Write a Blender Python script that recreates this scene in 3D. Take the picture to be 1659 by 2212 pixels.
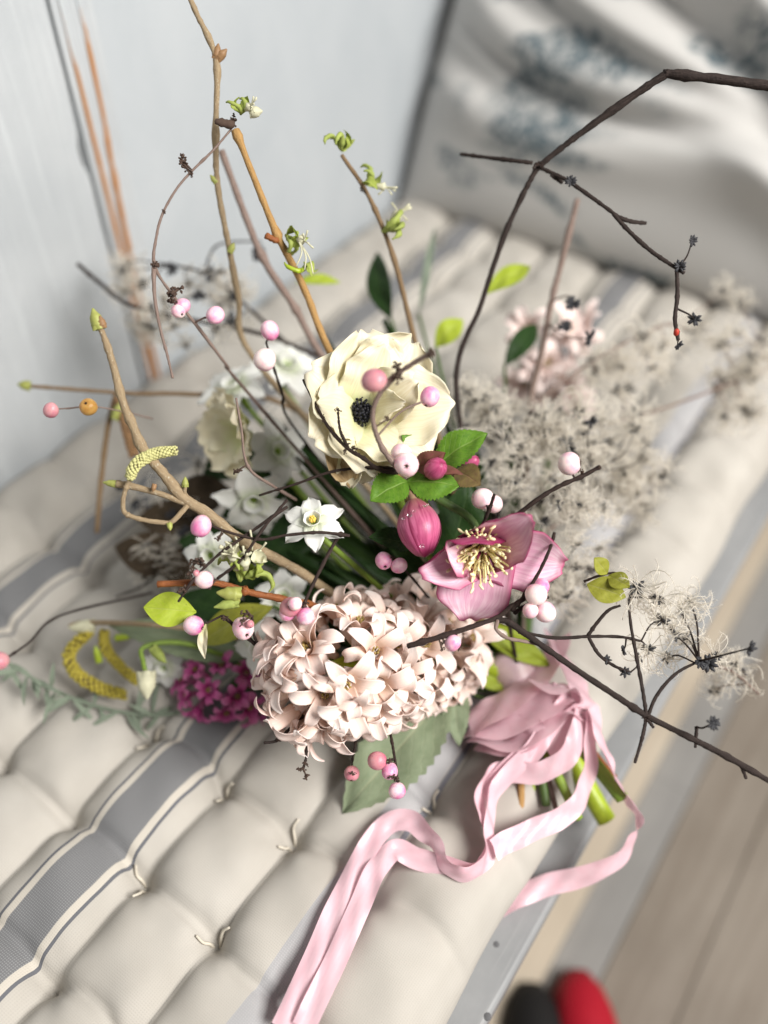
import bpy, math, random
import numpy as np
from mathutils import Matrix, Vector
random.seed(7); rng = np.random.default_rng(11)
for o in list(bpy.data.objects): bpy.data.objects.remove(o)
scene = bpy.context.scene; COL = scene.collection
PI = math.pi; rad = math.radians

# ------------------------------------------------------------------ camera
FPX, CX, CY = 1900.0, 829.5, 1106.0            # focal length and centre in the 1659x2212 view of the photograph
CAM = np.array([0, 0, .5]); PITCH = rad(47.286); AZ = rad(35.2)
FW = np.array([math.cos(PITCH)*math.cos(AZ), math.cos(PITCH)*math.sin(AZ), -math.sin(PITCH)])
RT = np.array([math.sin(AZ), -math.cos(AZ), 0]); UP = np.cross(RT, FW)
cam = bpy.data.cameras.new('camera'); co = bpy.data.objects.new('camera', cam); COL.objects.link(co)
cam.sensor_fit = 'VERTICAL'; cam.sensor_height = 36; cam.lens = 36*FPX/2212; cam.clip_start = .01; cam.clip_end = 50
M = Matrix(); M.col[0][:3] = RT; M.col[1][:3] = UP; M.col[2][:3] = -FW; M.col[3][:3] = CAM; co.matrix_world = M
cam.dof.use_dof = True; cam.dof.focus_distance = .462; cam.dof.aperture_fstop = 2.1
scene.camera = co
# ------------------------------------------------------------------ light: a big soft window to the right, pale room around
w = bpy.data.worlds.new('World'); scene.world = w; w.use_nodes = True
bg = w.node_tree.nodes['Background']; bg.inputs[0].default_value = (1, .995, .985, 1); bg.inputs[1].default_value = .18
def area(name, loc, target, sx, sy, power, col):
    l = bpy.data.lights.new(name, 'AREA'); l.shape = 'RECTANGLE'; l.size = sx; l.size_y = sy; l.energy = power; l.color = col
    o = bpy.data.objects.new(name, l); COL.objects.link(o); o.location = loc
    o.rotation_euler = (Vector(target)-Vector(loc)).to_track_quat('-Z', 'Y').to_euler(); return o
area('window_light', (.40, -1.12, 1.42), (.35, .25, .05), .85, .8, 62, (1, .975, .935))
scene.view_settings.view_transform = 'Standard'; scene.view_settings.look = 'None'
scene.view_settings.exposure = .2; scene.view_settings.gamma = 1
scene.render.engine = 'CYCLES'; scene.cycles.max_bounces = 6; scene.cycles.diffuse_bounces = 4; scene.cycles.glossy_bounces = 2; scene.cycles.transmission_bounces = 4; scene.cycles.transparent_max_bounces = 4

# ------------------------------------------------------------------ space helpers
def P(x, y, d): return CAM + d*(FW + (x-CX)/FPX*RT - (y-CY)/FPX*UP)
def onz(x, y, z=0.):
    r = FW + (x-CX)/FPX*RT - (y-CY)/FPX*UP
    return CAM + (z-CAM[2])/r[2]*r
def S(sx, sy, sz): v = sx*RT + sy*UP - sz*FW; return v/np.linalg.norm(v)   # direction: right, up, towards the viewer
def nrm(v): v = np.asarray(v, float); return v/max(1e-9, np.linalg.norm(v))
def frame(pos, z, up=None, roll=0, scale=1.):
    z = nrm(z); up = UP if up is None else up
    x = np.cross(up, z)
    if np.linalg.norm(x) < 1e-4: x = np.cross(RT, z)
    x = nrm(x); y = np.cross(z, x); c, s = math.cos(roll), math.sin(roll)
    x, y = c*x+s*y, c*y-s*x
    m = Matrix(); 
    for i, a in enumerate((x, y, z)): m.col[i][:3] = a*scale
    m.col[3][:3] = pos; return m
def cat(pts, n=6):
    p = np.asarray(pts, float)
    if len(p) < 3: return np.array([p[0]+(p[-1]-p[0])*t for t in np.linspace(0, 1, n+1)])
    q = np.vstack([2*p[0]-p[1], p, 2*p[-1]-p[-2]]); out = []
    for i in range(1, len(q)-2):
        for t in np.linspace(0, 1, n, endpoint=False):
            a, b, c, d = q[i-1:i+3]
            out.append(.5*(2*b+(c-a)*t+(2*a-5*b+4*c-d)*t*t+(3*b-a-3*c+d)*t**3))
    out.append(p[-1]); return np.array(out)
# ------------------------------------------------------------------ mesh helpers: a piece is (verts, faces, uv per vertex[, material index per face])
def grid(P3, uv=None, close_u=False):
    nv, nu = P3.shape[:2]; F = []
    for j in range(nv-1):
        for i in range(nu if close_u else nu-1):
            k = (i+1) % nu; F.append((j*nu+i, j*nu+k, (j+1)*nu+k, (j+1)*nu+i))
    if uv is None:
        u, v = np.meshgrid(np.linspace(0, 1, nu), np.linspace(0, 1, nv)); uv = np.stack([u, v], -1)
    return P3.reshape(-1, 3), F, uv.reshape(-1, 2)
def tube(pts, r, sides=7, n=6, rough=0., smooth=True, knots=()):
    c = cat(pts, n) if smooth else np.asarray(pts, float); m = len(c)
    rr = np.interp(np.linspace(0, 1, m), np.linspace(0, 1, len(np.atleast_1d(r))), np.atleast_1d(r)) if np.ndim(r) else np.full(m, r)
    if rough: rr = rr*(1+rough*rng.standard_normal(m))
    for k, a in knots:
        rr = rr*(1+a*np.exp(-((np.linspace(0, 1, m)-k)/.018)**2))
    t = np.gradient(c, axis=0); t /= np.linalg.norm(t, axis=1)[:, None]+1e-12
    x = np.cross(t[0], [.3, .5, .81]); x = nrm(x); rings = []; L = 0
    uvs = []
    for i in range(m):
        x = nrm(x-t[i]*np.dot(x, t[i])); y = np.cross(t[i], x)
        a = np.arange(sides)*2*PI/sides
        jit = 1+rough*.8*rng.standard_normal(sides) if rough else np.ones(sides)
        rings.append(c[i]+rr[i]*(np.outer(np.cos(a)*jit, x)+np.outer(np.sin(a)*jit, y)))
        if i: L += np.linalg.norm(c[i]-c[i-1])
        uvs.append(np.stack([np.arange(sides)/sides, np.full(sides, L*100)], -1))
    V, F, uv = grid(np.array(rings), np.array(uvs), True)
    n0 = len(V); V = np.vstack([V, c[0]-t[0]*rr[0]*.3, c[-1]+t[-1]*rr[-1]*.3]); uv = np.vstack([uv, [0, 0], [0, L*100]])
    for i in range(sides):
        k = (i+1) % sides; F.append((n0, k, i)); F.append((n0+1, (m-1)*sides+i, (m-1)*sides+k))
    return V, F, uv
def ball(c, r, nu=12, nv=8, sq=(1, 1, 1), lump=0., M3=None):
    a = np.linspace(0, PI, nv+1)[1:-1]; b = np.arange(nu)*2*PI/nu
    g = np.array([[(math.sin(p)*math.cos(q), math.sin(p)*math.sin(q), -math.cos(p)) for q in b] for p in a])
    uv = np.array([[(q/(2*PI), p/PI) for q in b] for p in a])
    V, F, uv = grid(g, uv, True); n0 = len(V)
    V = np.vstack([V, (0, 0, -1), (0, 0, 1)]); uv = np.vstack([uv, (0, 0), (0, 1)])
    for i in range(nu):
        k = (i+1) % nu; F.append((n0, k, i)); F.append((n0+1, (nv-2)*nu+i, (nv-2)*nu+k))
    if lump: V = V*(1+lump*rng.standard_normal((len(V), 1)))
    V = V*np.array(sq)*r
    if M3 is not None: V = V@M3.T
    return V+np.asarray(c), F, uv
def box(a, b):
    a, b = np.array(a, float), np.array(b, float)
    V = np.array([[(a, b)[i][0], (a, b)[j][1], (a, b)[k][2]] for i in (0, 1) for j in (0, 1) for k in (0, 1)])
    return V, [(0, 1, 3, 2), (4, 6, 7, 5), (0, 4, 5, 1), (2, 3, 7, 6), (0, 2, 6, 4), (1, 5, 7, 3)], V[:, :2]
def xf(piece, m):
    m = np.array(m); V = piece[0]@m[:3, :3].T+m[:3, 3]; return (V,)+tuple(piece[1:])
def petal(L, W, th0, th1, nu=7, nv=9, cup=.0, ruf=0., point=.75, base=.35, seed=None, thick=0., side=0., chan=0., fr=3, mid=1., tipr=.72):
    """base at origin, runs along +Y, inner face +Z; th = angle above the plane at base / tip (deg)"""
    g = np.random.default_rng(seed if seed is not None else rng.integers(1e9))
    v = np.linspace(0, 1, nv); th = np.radians(th0+(th1-th0)*v**mid)
    y = np.concatenate([[0], np.cumsum(np.cos(th[:-1]))])*L/(nv-1); z = np.concatenate([[0], np.cumsum(np.sin(th[:-1]))])*L/(nv-1)
    wv = W*.5*np.maximum((base*(1-v)**1.2+np.sin(PI*np.clip(v, 0, 1)**point)**tipr*(1-base*.0)), .02); wv = np.minimum(wv, W*.5)
    wv[-1] = W*(.035 if tipr > .6 else .12); u = np.linspace(-1, 1, nu); ph = g.uniform(0, 6.28, 4)
    T = np.zeros((nv, nu, 3))
    for j in range(nv):
        e = np.abs(u)**2
        bump = ruf*L*(v[j]**1.2)*(u*u*np.sin(fr*2.2*v[j]*PI+ph[0]+1.1*u)+.5*v[j]**2*np.sin(u*fr+ph[1]))
        h = cup*wv[j]*e+bump+chan*wv[j]*np.abs(u)
        nx = -math.sin(th[j]); nz = math.cos(th[j])
        T[j, :, 0] = u*wv[j]*(1-.25*abs(cup)*e)+side*L*v[j]**2
        T[j, :, 1] = y[j]+h*nx+ruf*L*.35*v[j]**3*np.sin(u*fr*1.7+ph[2]); T[j, :, 2] = z[j]+h*nz
    pc = grid(T)
    if not thick: return pc
    V, F, uv = pc; n0 = len(V)
    # underside
    du = np.gradient(T, axis=1); dv = np.gradient(T, axis=0); N = np.cross(du, dv); N /= np.linalg.norm(N, axis=2)[..., None]+1e-12
    V2 = (T-N*thick).reshape(-1, 3); F2 = [tuple(n0+i for i in f[::-1]) for f in F]
    rim = list(range(nu))+[j*nu+nu-1 for j in range(1, nv)]+[(nv-1)*nu+i for i in range(nu-2, -1, -1)]+[j*nu for j in range(nv-2, 0, -1)]
    F3 = [(rim[i], n0+rim[i], n0+rim[(i+1) % len(rim)], rim[(i+1) % len(rim)]) for i in range(len(rim))]
    return np.vstack([V, V2]), F+F2+F3, np.vstack([uv, uv]), [0]*len(F)+[1]*(len(F2)+len(F3))
def leaf_piece(base, tip, W, nh, bend=.12, fold=.25, serr=0., nu=9, nv=22, widest=.42, wave=0., twist=0.):
    """a leaf between two points, nh = face direction; W in metres"""
    base, tip = np.asarray(base), np.asarray(tip); L = np.linalg.norm(tip-base); t = (tip-base)/L
    n = nrm(nh-t*np.dot(nh, t)); s = np.cross(t, n)
    v = np.linspace(0, 1, nv); u = np.linspace(-1, 1, nu); e = math.log(.5)/math.log(widest)
    prof = np.sin(PI*v**e)**.85*.5*W; prof[0] = W*.03; prof[-1] = W*.012
    T = np.zeros((nv, nu, 3)); ph = rng.uniform(0, 6, 3)
    for j in range(nv):
        wj = prof[j]*(1+serr*((j % 2)*2-1)*(0 < j < nv-1)); a = twist*v[j]
        sj = s*math.cos(a)+n*math.sin(a); nj = n*math.cos(a)-s*math.sin(a)
        h = fold*np.abs(u)*wj-.25*fold*u*u*wj+wave*L*np.abs(u)*np.sin(v[j]*11+ph[0]+(u > 0)*1.7)*.5+.012*L*np.cos(u*3+v[j]*15+ph[1])*(np.abs(u) < .9)
        T[j] = base+t*L*v[j]+n*bend*L*math.sin(PI*v[j])+np.outer(u*wj, sj)+np.outer(h, nj)
    pc = grid(T); V, F, uv = pc; n0 = len(V)
    V2 = V-n*.00035
    return np.vstack([V, V2]), F+[tuple(n0+i for i in f[::-1]) for f in F], np.vstack([uv, uv])
# ------------------------------------------------------------------ object helpers
def mesh(name, pieces, mats, smooth=True):
    if not isinstance(pieces, list): pieces = [pieces]
    V = []; F = []; U = []; MI = []; n = 0
    for p in pieces:
        V.append(p[0]); U.append(p[2]); F += [tuple(i+n for i in f) for f in p[1]]
        MI += list(p[3]) if len(p) > 3 else [0]*len(p[1]); n += len(p[0])
    V = np.vstack(V); U = np.vstack(U)
    me = bpy.data.meshes.new(name); me.from_pydata(V.tolist(), [], F)
    li = np.zeros(len(me.loops), dtype=np.int32); me.loops.foreach_get('vertex_index', li)
    uvl = me.uv_layers.new(name='UVMap'); uvl.data.foreach_set('uv', U[li].astype(np.float32).ravel())
    for m in (mats if isinstance(mats, (list, tuple)) else [mats]): me.materials.append(m)
    if len(me.materials) > 1: me.polygons.foreach_set('material_index', MI)
    if smooth: me.polygons.foreach_set('use_smooth', [True]*len(me.polygons))
    me.update(); return me
def tag(o, label=None, cat=None, group=None, kind=None):
    for k, v in (('label', label), ('category', cat), ('group', group), ('kind', kind)):
        if v: o[k] = v
    return o
ROOT = {}
def thing(name, label, cat, loc, group=None):
    o = bpy.data.objects.new(name, None); COL.objects.link(o); o.location = loc; o.empty_display_size = .01
    tag(o, label, cat, group); ROOT[o] = Matrix.Translation(Vector(loc)); return o
def link(name, me, parent=None, m=None, label=None, kind=None):
    """a mesh object; m = world matrix (under a root) or local matrix (under a part)"""
    o = bpy.data.objects.new(name, me); COL.objects.link(o)
    if parent is not None:
        o.parent = parent
        if parent in ROOT: o.matrix_parent_inverse = ROOT[parent].inverted()
    if m is not None: o.matrix_basis = m
    if label: o['label'] = label
    if kind: o['kind'] = kind
    return o
def part(name, pieces, mats, parent=None, m=None, smooth=True, **k): return link(name, mesh(name, pieces, mats, smooth), parent, m, **k)

# ------------------------------------------------------------------ materials
def nd(nt, t, **k):
    n = nt.nodes.new(t)
    for a, v in k.items(): setattr(n, a, v)
    return n
class Mat:
    def __init__(s, name, rough=.6, spec=.35):
        s.m = bpy.data.materials.new(name); s.m.use_nodes = True; s.nt = s.m.node_tree
        s.b = s.nt.nodes['Principled BSDF']; s.b.inputs['Roughness'].default_value = rough; s.b.inputs['Specular IOR Level'].default_value = spec
        s.out = s.nt.nodes['Material Output']; s.tc = nd(s.nt, 'ShaderNodeTexCoord')
        s.L = s.nt.links.new
    def mapped(s, space='Object', scale=(1, 1, 1)):
        mp = nd(s.nt, 'ShaderNodeMapping'); mp.inputs['Scale'].default_value = scale; s.L(s.tc.outputs[space], mp.inputs[0]); return mp.outputs[0]
    def noise(s, vec, scale, detail=4, rough=.55, dist=0):
        n = nd(s.nt, 'ShaderNodeTexNoise'); n.inputs['Scale'].default_value = scale; n.inputs['Detail'].default_value = detail
        n.inputs['Roughness'].default_value = rough; n.inputs['Distortion'].default_value = dist; s.L(vec, n.inputs['Vector']); return n.outputs['Fac']
    def ramp(s, fac, stops):
        r = nd(s.nt, 'ShaderNodeValToRGB'); e = r.color_ramp.elements
        while len(e) < len(stops): e.new(.5)
        for el, (p, c) in zip(e, stops): el.position = p; el.color = (c if isinstance(c, tuple) else (c, c, c))[:3]+(1,)
        s.L(fac, r.inputs[0]); return r.outputs[0]
    def mix(s, f, a, b, mode='MIX'):
        n = nd(s.nt, 'ShaderNodeMix', data_type='RGBA', blend_type=mode)
        for i, v in ((0, f), (6, a), (7, b)):
            if isinstance(v, (float, int)): n.inputs[i].default_value = v
            elif isinstance(v, tuple): n.inputs[i].default_value = v[:3]+(1,)
            else: s.L(v, n.inputs[i])
        return n.outputs[2]
    def math(s, op, a, b=0., c=0.):
        n = nd(s.nt, 'ShaderNodeMath', operation=op)
        for i, v in enumerate((a, b, c)):
            if isinstance(v, (float, int)): n.inputs[i].default_value = v
            else: s.L(v, n.inputs[i])
        return n.outputs[0]
    def sep(s, vec):
        n = nd(s.nt, 'ShaderNodeSeparateXYZ'); s.L(vec, n.inputs[0]); return n.outputs
    def col(s, c):
        if isinstance(c, tuple): s.b.inputs['Base Color'].default_value = c[:3]+(1,)
        else: s.L(c, s.b.inputs['Base Color'])
        s.c = c; return s
    def bump(s, h, strength=.3, dist=.001):
        n = nd(s.nt, 'ShaderNodeBump'); n.inputs['Strength'].default_value = strength; n.inputs['Distance'].default_value = dist
        s.L(h, n.inputs['Height']); s.L(n.outputs[0], s.b.inputs['Normal']); return s
    def translucent(s, f=.3):
        t = nd(s.nt, 'ShaderNodeBsdfTranslucent'); mx = nd(s.nt, 'ShaderNodeMixShader'); mx.inputs[0].default_value = f
        if isinstance(s.c, tuple): t.inputs[0].default_value = s.c[:3]+(1,)
        else: s.L(s.c, t.inputs[0])
        s.L(s.b.outputs[0], mx.inputs[1]); s.L(t.outputs[0], mx.inputs[2]); s.L(mx.outputs[0], s.out.inputs[0]); return s
    def rnd(s):
        n = nd(s.nt, 'ShaderNodeObjectInfo'); return n.outputs['Random']
def petal_mat(name, base, mid, tip, streak, trans=.3, rough=.5, vein=18., vamt=.35, edge=None, vary=0.):
    a = Mat(name, rough, .3); u, v, _ = a.sep(a.tc.outputs['UV'])
    c = a.ramp(v, [(0, base), (.45, mid), (1, tip)])
    n = a.noise(a.mapped('UV', (vein, 2.2, 1)), 1., 4, .6, 1.1)
    c = a.mix(a.math('MULTIPLY', a.ramp(n, [(.42, 0.), (.68, 1.)]), vamt), c, streak)
    n2 = a.noise(a.mapped('Object', (1, 1, 1)), 60., 2)
    c = a.mix(a.math('MULTIPLY', a.ramp(n2, [(.4, 0.), (.75, 1.)]), vamt*.7), c, streak)
    if vary: c = a.mix(a.math('MULTIPLY', a.math('POWER', a.rnd(), 2.), vary), c, streak)
    if edge:
        d = a.math('ABSOLUTE', a.math('SUBTRACT', u, .5)); d = a.math('MAXIMUM', a.math('MULTIPLY', d, 2.), a.math('POWER', v, 2.))
        c = a.mix(a.ramp(d, [(.8, 0.), (1., 1.)]), c, edge)
    a.col(c); a.bump(n, .35, .0006); return a.translucent(trans).m
def bark(name, c1, c2, scale=900., rough=.75, bump=.8, speck=None):
    a = Mat(name, rough, .15); n = a.noise(a.mapped('UV', (5, .7, 1)), 3., 5, .65, .5)
    n2 = a.noise(a.mapped('Object'), scale, 3)
    c = a.mix(a.ramp(n, [(.3, 0.), (.7, 1.)]), c1, c2)
    if speck: c = a.mix(a.ramp(n2, [(.62, 0.), (.7, 1.)]), c, speck)
    a.col(c); a.bump(a.math('ADD', n, n2), bump, .0005); return a.m
def leaf_mat(name, c1, c2, vein, blotch=None, rough=.45, trans=.25, veins=9.):
    a = Mat(name, rough, .22); u, v, _ = a.sep(a.tc.outputs['UV'])
    d = a.math('ABSOLUTE', a.math('SUBTRACT', u, .5))
    k = a.math('ABSOLUTE', a.math('SUBTRACT', a.math('FRACT', a.math('SUBTRACT', a.math('MULTIPLY', v, veins), a.math('MULTIPLY', d, veins*.55))), .5))
    side = a.ramp(k, [(.0, 1.), (.06, 0.)]); midr = a.ramp(d, [(.0, 1.), (.035, 0.)])
    vm = a.math('MAXIMUM', a.math('MULTIPLY', side, .55), midr)
    n = a.noise(a.mapped('UV', (3, 5, 1)), 2.2, 5, .6)
    c = a.mix(a.ramp(n, [(.3, 0.), (.7, 1.)]), c1, c2); c = a.mix(a.math('MULTIPLY', vm, .6), c, vein)
    if blotch: c = a.mix(a.ramp(a.noise(a.mapped('UV', (4, 6, 1)), 2.6, 4), [(.66, 0.), (.72, 1.)]), c, blotch)
    a.col(c); a.bump(a.math('SUBTRACT', a.math('MULTIPLY', n, .5), vm), .5, .0006); return a.translucent(trans).m
def plain(name, c, rough=.6, spec=.3, var=.25, trans=0.):
    a = Mat(name, rough, spec); n = a.noise(a.mapped('Object'), 250., 3)
    a.col(a.mix(a.math('MULTIPLY', a.ramp(n, [(.3, 0.), (.75, 1.)]), var*2), c, tuple(x*.55 for x in c))); a.bump(n, .2, .0004)
    return a.translucent(trans).m if trans else a.m
def berry_mat(name, pale, pink, amt):
    a = Mat(name, .32, .4); r = a.rnd()
    _, v, _ = a.sep(a.tc.outputs['UV']); vm = nd(a.nt, 'ShaderNodeVectorMath', operation='ADD'); cb = nd(a.nt, 'ShaderNodeCombineXYZ'); a.L(a.math('MULTIPLY', r, 37.), cb.inputs[0]); a.L(a.math('MULTIPLY', r, 91.), cb.inputs[1]); a.L(a.tc.outputs['Object'], vm.inputs[0]); a.L(cb.outputs[0], vm.inputs[1]); n = a.noise(vm.outputs[0], .8, 3)
    f = a.math('ADD', a.math('MULTIPLY', a.math('SUBTRACT', n, .5), 1.7), a.math('ADD', a.math('MULTIPLY', v, .45), amt-.35))
    c = a.mix(a.ramp(f, [(.15, 0.), (.85, 1.)]), pale, pink)
    sp = a.noise(a.mapped('Object'), 7., 3); c = a.mix(a.math('MULTIPLY', a.ramp(sp, [(.68, 0.), (.76, 1.)]), .45), c, (.45, .22, .18))
    a.col(c); a.b.inputs['Subsurface Weight'].default_value = .35; a.b.inputs['Subsurface Radius'].default_value = (.004, .002, .0015)
    a.b.inputs['Subsurface Scale'].default_value = .6; a.bump(a.noise(a.mapped('Object'), 11., 3), .10, .03); return a.m

WHITE = petal_mat('narcissus_white', (.70, .76, .52), (.90, .90, .86), (.92, .92, .89), (.80, .80, .74), .3, .45, 14, .25)
CREAM = petal_mat('anemone_cream', (.66, .74, .26), (.90, .86, .64), (.92, .87, .72), (.76, .66, .42), .24, .5, 30, .6)
CREAMBR = petal_mat('anemone_withered', (.6, .5, .25), (.66, .52, .30), (.55, .40, .2), (.3, .18, .08), .25, .7, 16, .8)
BLUSH = petal_mat('hyacinth_blush', (.95, .70, .52), (.98, .85, .755), (.99, .955, .925), (.96, .68, .61), .24, .30, 6, .45, None, .32)  # own blush tint; peach base also paints warm bounce light in the recesses
MAGENTA = petal_mat('magenta_petal', (.40, .03, .18), (.66, .13, .38), (.80, .34, .55), (.45, .03, .22), .25, .45, 8, .6)
HELL_IN = petal_mat('hellebore_inside', (.68, .22, .40), (.93, .58, .70), (.96, .76, .82), (.66, .24, .42), .12, .42, 22, .6, (.45, .08, .18))
HELL_OUT = petal_mat('hellebore_outside', (.35, .08, .14), (.42, .10, .19), (.40, .07, .16), (.16, .01, .05), .22, .42, 20, .7, (.28, .02, .09))
BUDP = petal_mat('hellebore_bud_petal', (.34, .16, .12), (.62, .17, .30), (.50, .07, .19), (.26, .02, .08), .1, .32, 13, .75, (.20, .01, .05))
PALEPINK = petal_mat('pale_pink_petal', (.88, .74, .66), (.92, .80, .76), (.94, .88, .85), (.9, .66, .62), .3, .5, 10, .4)
LEAF = leaf_mat('fresh_leaf', (.085, .20, .018), (.15, .29, .03), (.28, .40, .10), (.07, .11, .02))
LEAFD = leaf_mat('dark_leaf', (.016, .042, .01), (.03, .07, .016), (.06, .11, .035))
LEAFB = leaf_mat('bronze_leaf', (.16, .10, .05), (.22, .17, .06), (.3, .16, .1))
BRACT = leaf_mat('bronze_bract', (.25, .08, .08), (.2, .11, .06), (.3, .14, .1))
YLEAF = leaf_mat('young_leaf', (.34, .42, .07), (.44, .50, .12), (.55, .58, .25))
SAGE = leaf_mat('sage_leaf', (.21, .26, .155), (.29, .34, .22), (.40, .42, .27), (.12, .13, .06), .6)
LIME = leaf_mat('yellow_green_leaf', (.36, .46, .03), (.44, .52, .06), (.5, .56, .14), (.2, .22, .04))
OLIVE = leaf_mat('olive_leaf', (.27, .28, .03), (.36, .36, .06), (.46, .44, .18), (.05, .04, .01), .5)
GREYG = leaf_mat('grey_green_leaf', (.22, .27, .2), (.30, .35, .27), (.38, .42, .33), None, .6)
STRAP_SHADE = leaf_mat('strap_leaf', (.016, .04, .008), (.034, .072, .014), (.06, .11, .03), None, .5, .25, 1.)  # green darkened to hold the shade of the bouquet's heart
STEMG = plain('green_stem', (.20, .30, .04), .5, .35, .3)
STEMD = plain('dark_green_stem', (.07, .12, .03), .5, .35, .3)
STEMLIME = plain('lime_stem', (.36, .46, .03), .4, .4, .25)
TWIG = bark('dark_twig', (.018, .012, .011), (.06, .04, .033))
VINE = bark('vine_bark', (.016, .012, .011), (.055, .040, .035))
VINEP = bark('pale_vine', (.16, .11, .09), (.28, .21, .18))
HAZEL = bark('hazel_bark', (.23, .165, .10), (.36, .275, .17), 700., .8, .7, (.45, .4, .3))
BRN = bark('brown_bark', (.15, .095, .05), (.24, .165, .095), 900.)
TAN = bark('tan_bark', (.30, .17, .06), (.44, .27, .11), 900.)
RUST = bark('rust_bark', (.17, .05, .02), (.32, .12, .04), 900., .4)
DRY = plain('dried_brown', (.085, .055, .042), .85, .2, .3)
BUDG = plain('bud_green', (.36, .38, .10), .5, .35, .35)
BUDBR = plain('bud_scale', (.3, .17, .08), .55, .35, .35)
GREEN_FL = plain('lime_flower', (.46, .54, .14), .6, .3, .35, .3)
CREAM_FL = plain('cream_flower', (.74, .72, .52), .5, .3, .2, .25)
YELLOW = plain('stamen_yellow', (.88, .78, .38), .55, .3, .2)
ANTHER = plain('anther_yellow', (.92, .84, .5), .6, .3, .2)
ORANGE = plain('narcissus_anther', (.80, .55, .10), .6, .3, .2)
BLACKC = plain('black_stamen', (.012, .012, .018), .6, .4, .2)
CRIMSON = plain('nectary_crimson', (.16, .015, .035), .4, .4, .3)
CATKIN = plain('catkin_pale', (.60, .58, .26), .75, .25, .3)
CATKINY = plain('catkin_gold', (.46, .38, .06), .75, .25, .35)
B_PALE = berry_mat('berry_pale', (.90, .74, .71), (.76, .28, .46), .44)
B_PINK = berry_mat('berry_pink', (.86, .60, .66), (.66, .12, .36), .58)
B_ROSE = berry_mat('berry_rose', (.62, .3, .32), (.5, .12, .2), .5)
B_DRY = berry_mat('berry_dry', (.62, .36, .1), (.45, .2, .04), .4)
SEED = plain('seed_dark', (.035, .035, .04), .6, .4, .3)
def fluffmat():
    a = Mat('plume_fluff', .8, .2); a.col((.90, .855, .775)); return a.translucent(.5).m
FLUFF = fluffmat()
def water():
    a = Mat('water_drop', .02, .5); a.col((1., 1., 1.)); a.b.inputs['Transmission Weight'].default_value = 1; a.b.inputs['IOR'].default_value = 1.33; return a.m
WATER = water()

# ================================================================== THE SETTING
# ---- painted panelling behind the bench
def paint():
    a = Mat('pale_blue_paint', .55, .3); vec = a.mapped('Object', (260, 1, 6)); n = a.noise(vec, 1., 6, .7, .3)
    m = a.noise(a.mapped('Object'), 9., 4); s2 = a.noise(a.mapped('Object'), 420., 3)
    c = a.mix(a.ramp(m, [(.3, 0.), (.7, 1.)]), (.42, .445, .465), (.51, .53, .545))
    c = a.mix(a.math('MULTIPLY', a.ramp(n, [(.52, 0.), (.75, 1.)]), .5), c, (.66, .69, .70))
    c = a.mix(a.math('MULTIPLY', a.ramp(n, [(.28, 1.), (.36, 0.)]), .5), c, (.30, .325, .345))
    a.col(c); a.bump(a.math('ADD', n, a.math('MULTIPLY', s2, .3)), .7, .0012); return a.m
PAINT = paint()
def smooth_paint():
    a = Mat('smooth_blue_paint', .5, .35); m = a.noise(a.mapped('Object', (1, 1, .5)), 9., 7, .65, .6); s2 = a.noise(a.mapped('Object'), 160., 4)
    a.col(a.mix(a.ramp(m, [(.3, 0.), (.7, 1.)]), (.41, .44, .465), (.48, .505, .525))); a.bump(s2, .25, .001); return a.m
PAINT2 = smooth_paint()
def worn():
    a = Mat('worn_paint_bead', .6, .3); n = a.noise(a.mapped('Object', (300, 300, 14)), 1., 5, .7, .5)
    z = a.sep(a.tc.outputs['Object'])[2]
    f = a.math('ADD', a.math('MULTIPLY', a.math('SUBTRACT', .292, z), 9.), a.math('MULTIPLY', a.math('SUBTRACT', n, .5), 1.6))
    g = a.noise(a.mapped('Object', (40, 40, 90)), 1., 4)
    woodc = a.mix(g, (.46, .165, .02), (.48, .22, .06))
    a.col(a.mix(a.ramp(f, [(.0, 0.), (.12, 1.)]), (.55, .58, .60), woodc)); a.bump(n, .4, .0005); return a.m
WORN = worn()
wall = tag(bpy.data.objects.new('wall_panelling', None), kind='structure'); COL.objects.link(wall); wall.location = (0, .54, 0); ROOT[wall] = Matrix.Translation((0, .54, 0))
def ruffled_board(x0, x1, y, z0, z1, nx, nz, prof, mat, name, xs=None):
    xs = np.linspace(x0, x1, nx) if xs is None else xs; zs = np.linspace(z0, z1, nz); T = np.zeros((nz, nx, 3))
    for j in range(nz): T[j] = np.stack([xs, y-prof(xs, zs[j]), np.full(nx, zs[j])], -1)
    V, F, uv = grid(T); F = [f[::-1] for f in F]; b = box((x0+.0005, y+.004, z0), (x1-(.0025 if x1 < .389 else .0005), y+.02, z1))
    return part(name, [(V, [f[::-1] for f in F], uv), b], mat, wall)
def edgy(xs, z):   # left board: rounded, chipped right edge
    chip = .0045*math.exp(-((z-.205)/.010)**2)+.0012*math.sin(z*90)*.3
    return np.where(xs > .3858-chip, -.014*np.clip((xs-(.3858-chip))/.0006, 0, 1), 0)
part('gap_shade_board', box((-.4, .566, -.05), (1.7, .58, .75)), plain('gap_shade', (.03, .03, .032), .9), wall, smooth=False)  # dark board added behind the planks to stand in for the crack's shade
ruffled_board(-.35, .3885, .540, -.05, .75, 200, 160, edgy, PAINT, 'plank', np.concatenate([np.linspace(-.35, .36, 40, endpoint=False), np.linspace(.36, .3885, 160)]))
ruffled_board(.3902, .4225, .541, -.05, .75, 40, 8, lambda x, z: .0018*np.abs(np.sin((x-.3902)/.0323*PI*2.5))**.7, PAINT, 'moulding')
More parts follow.
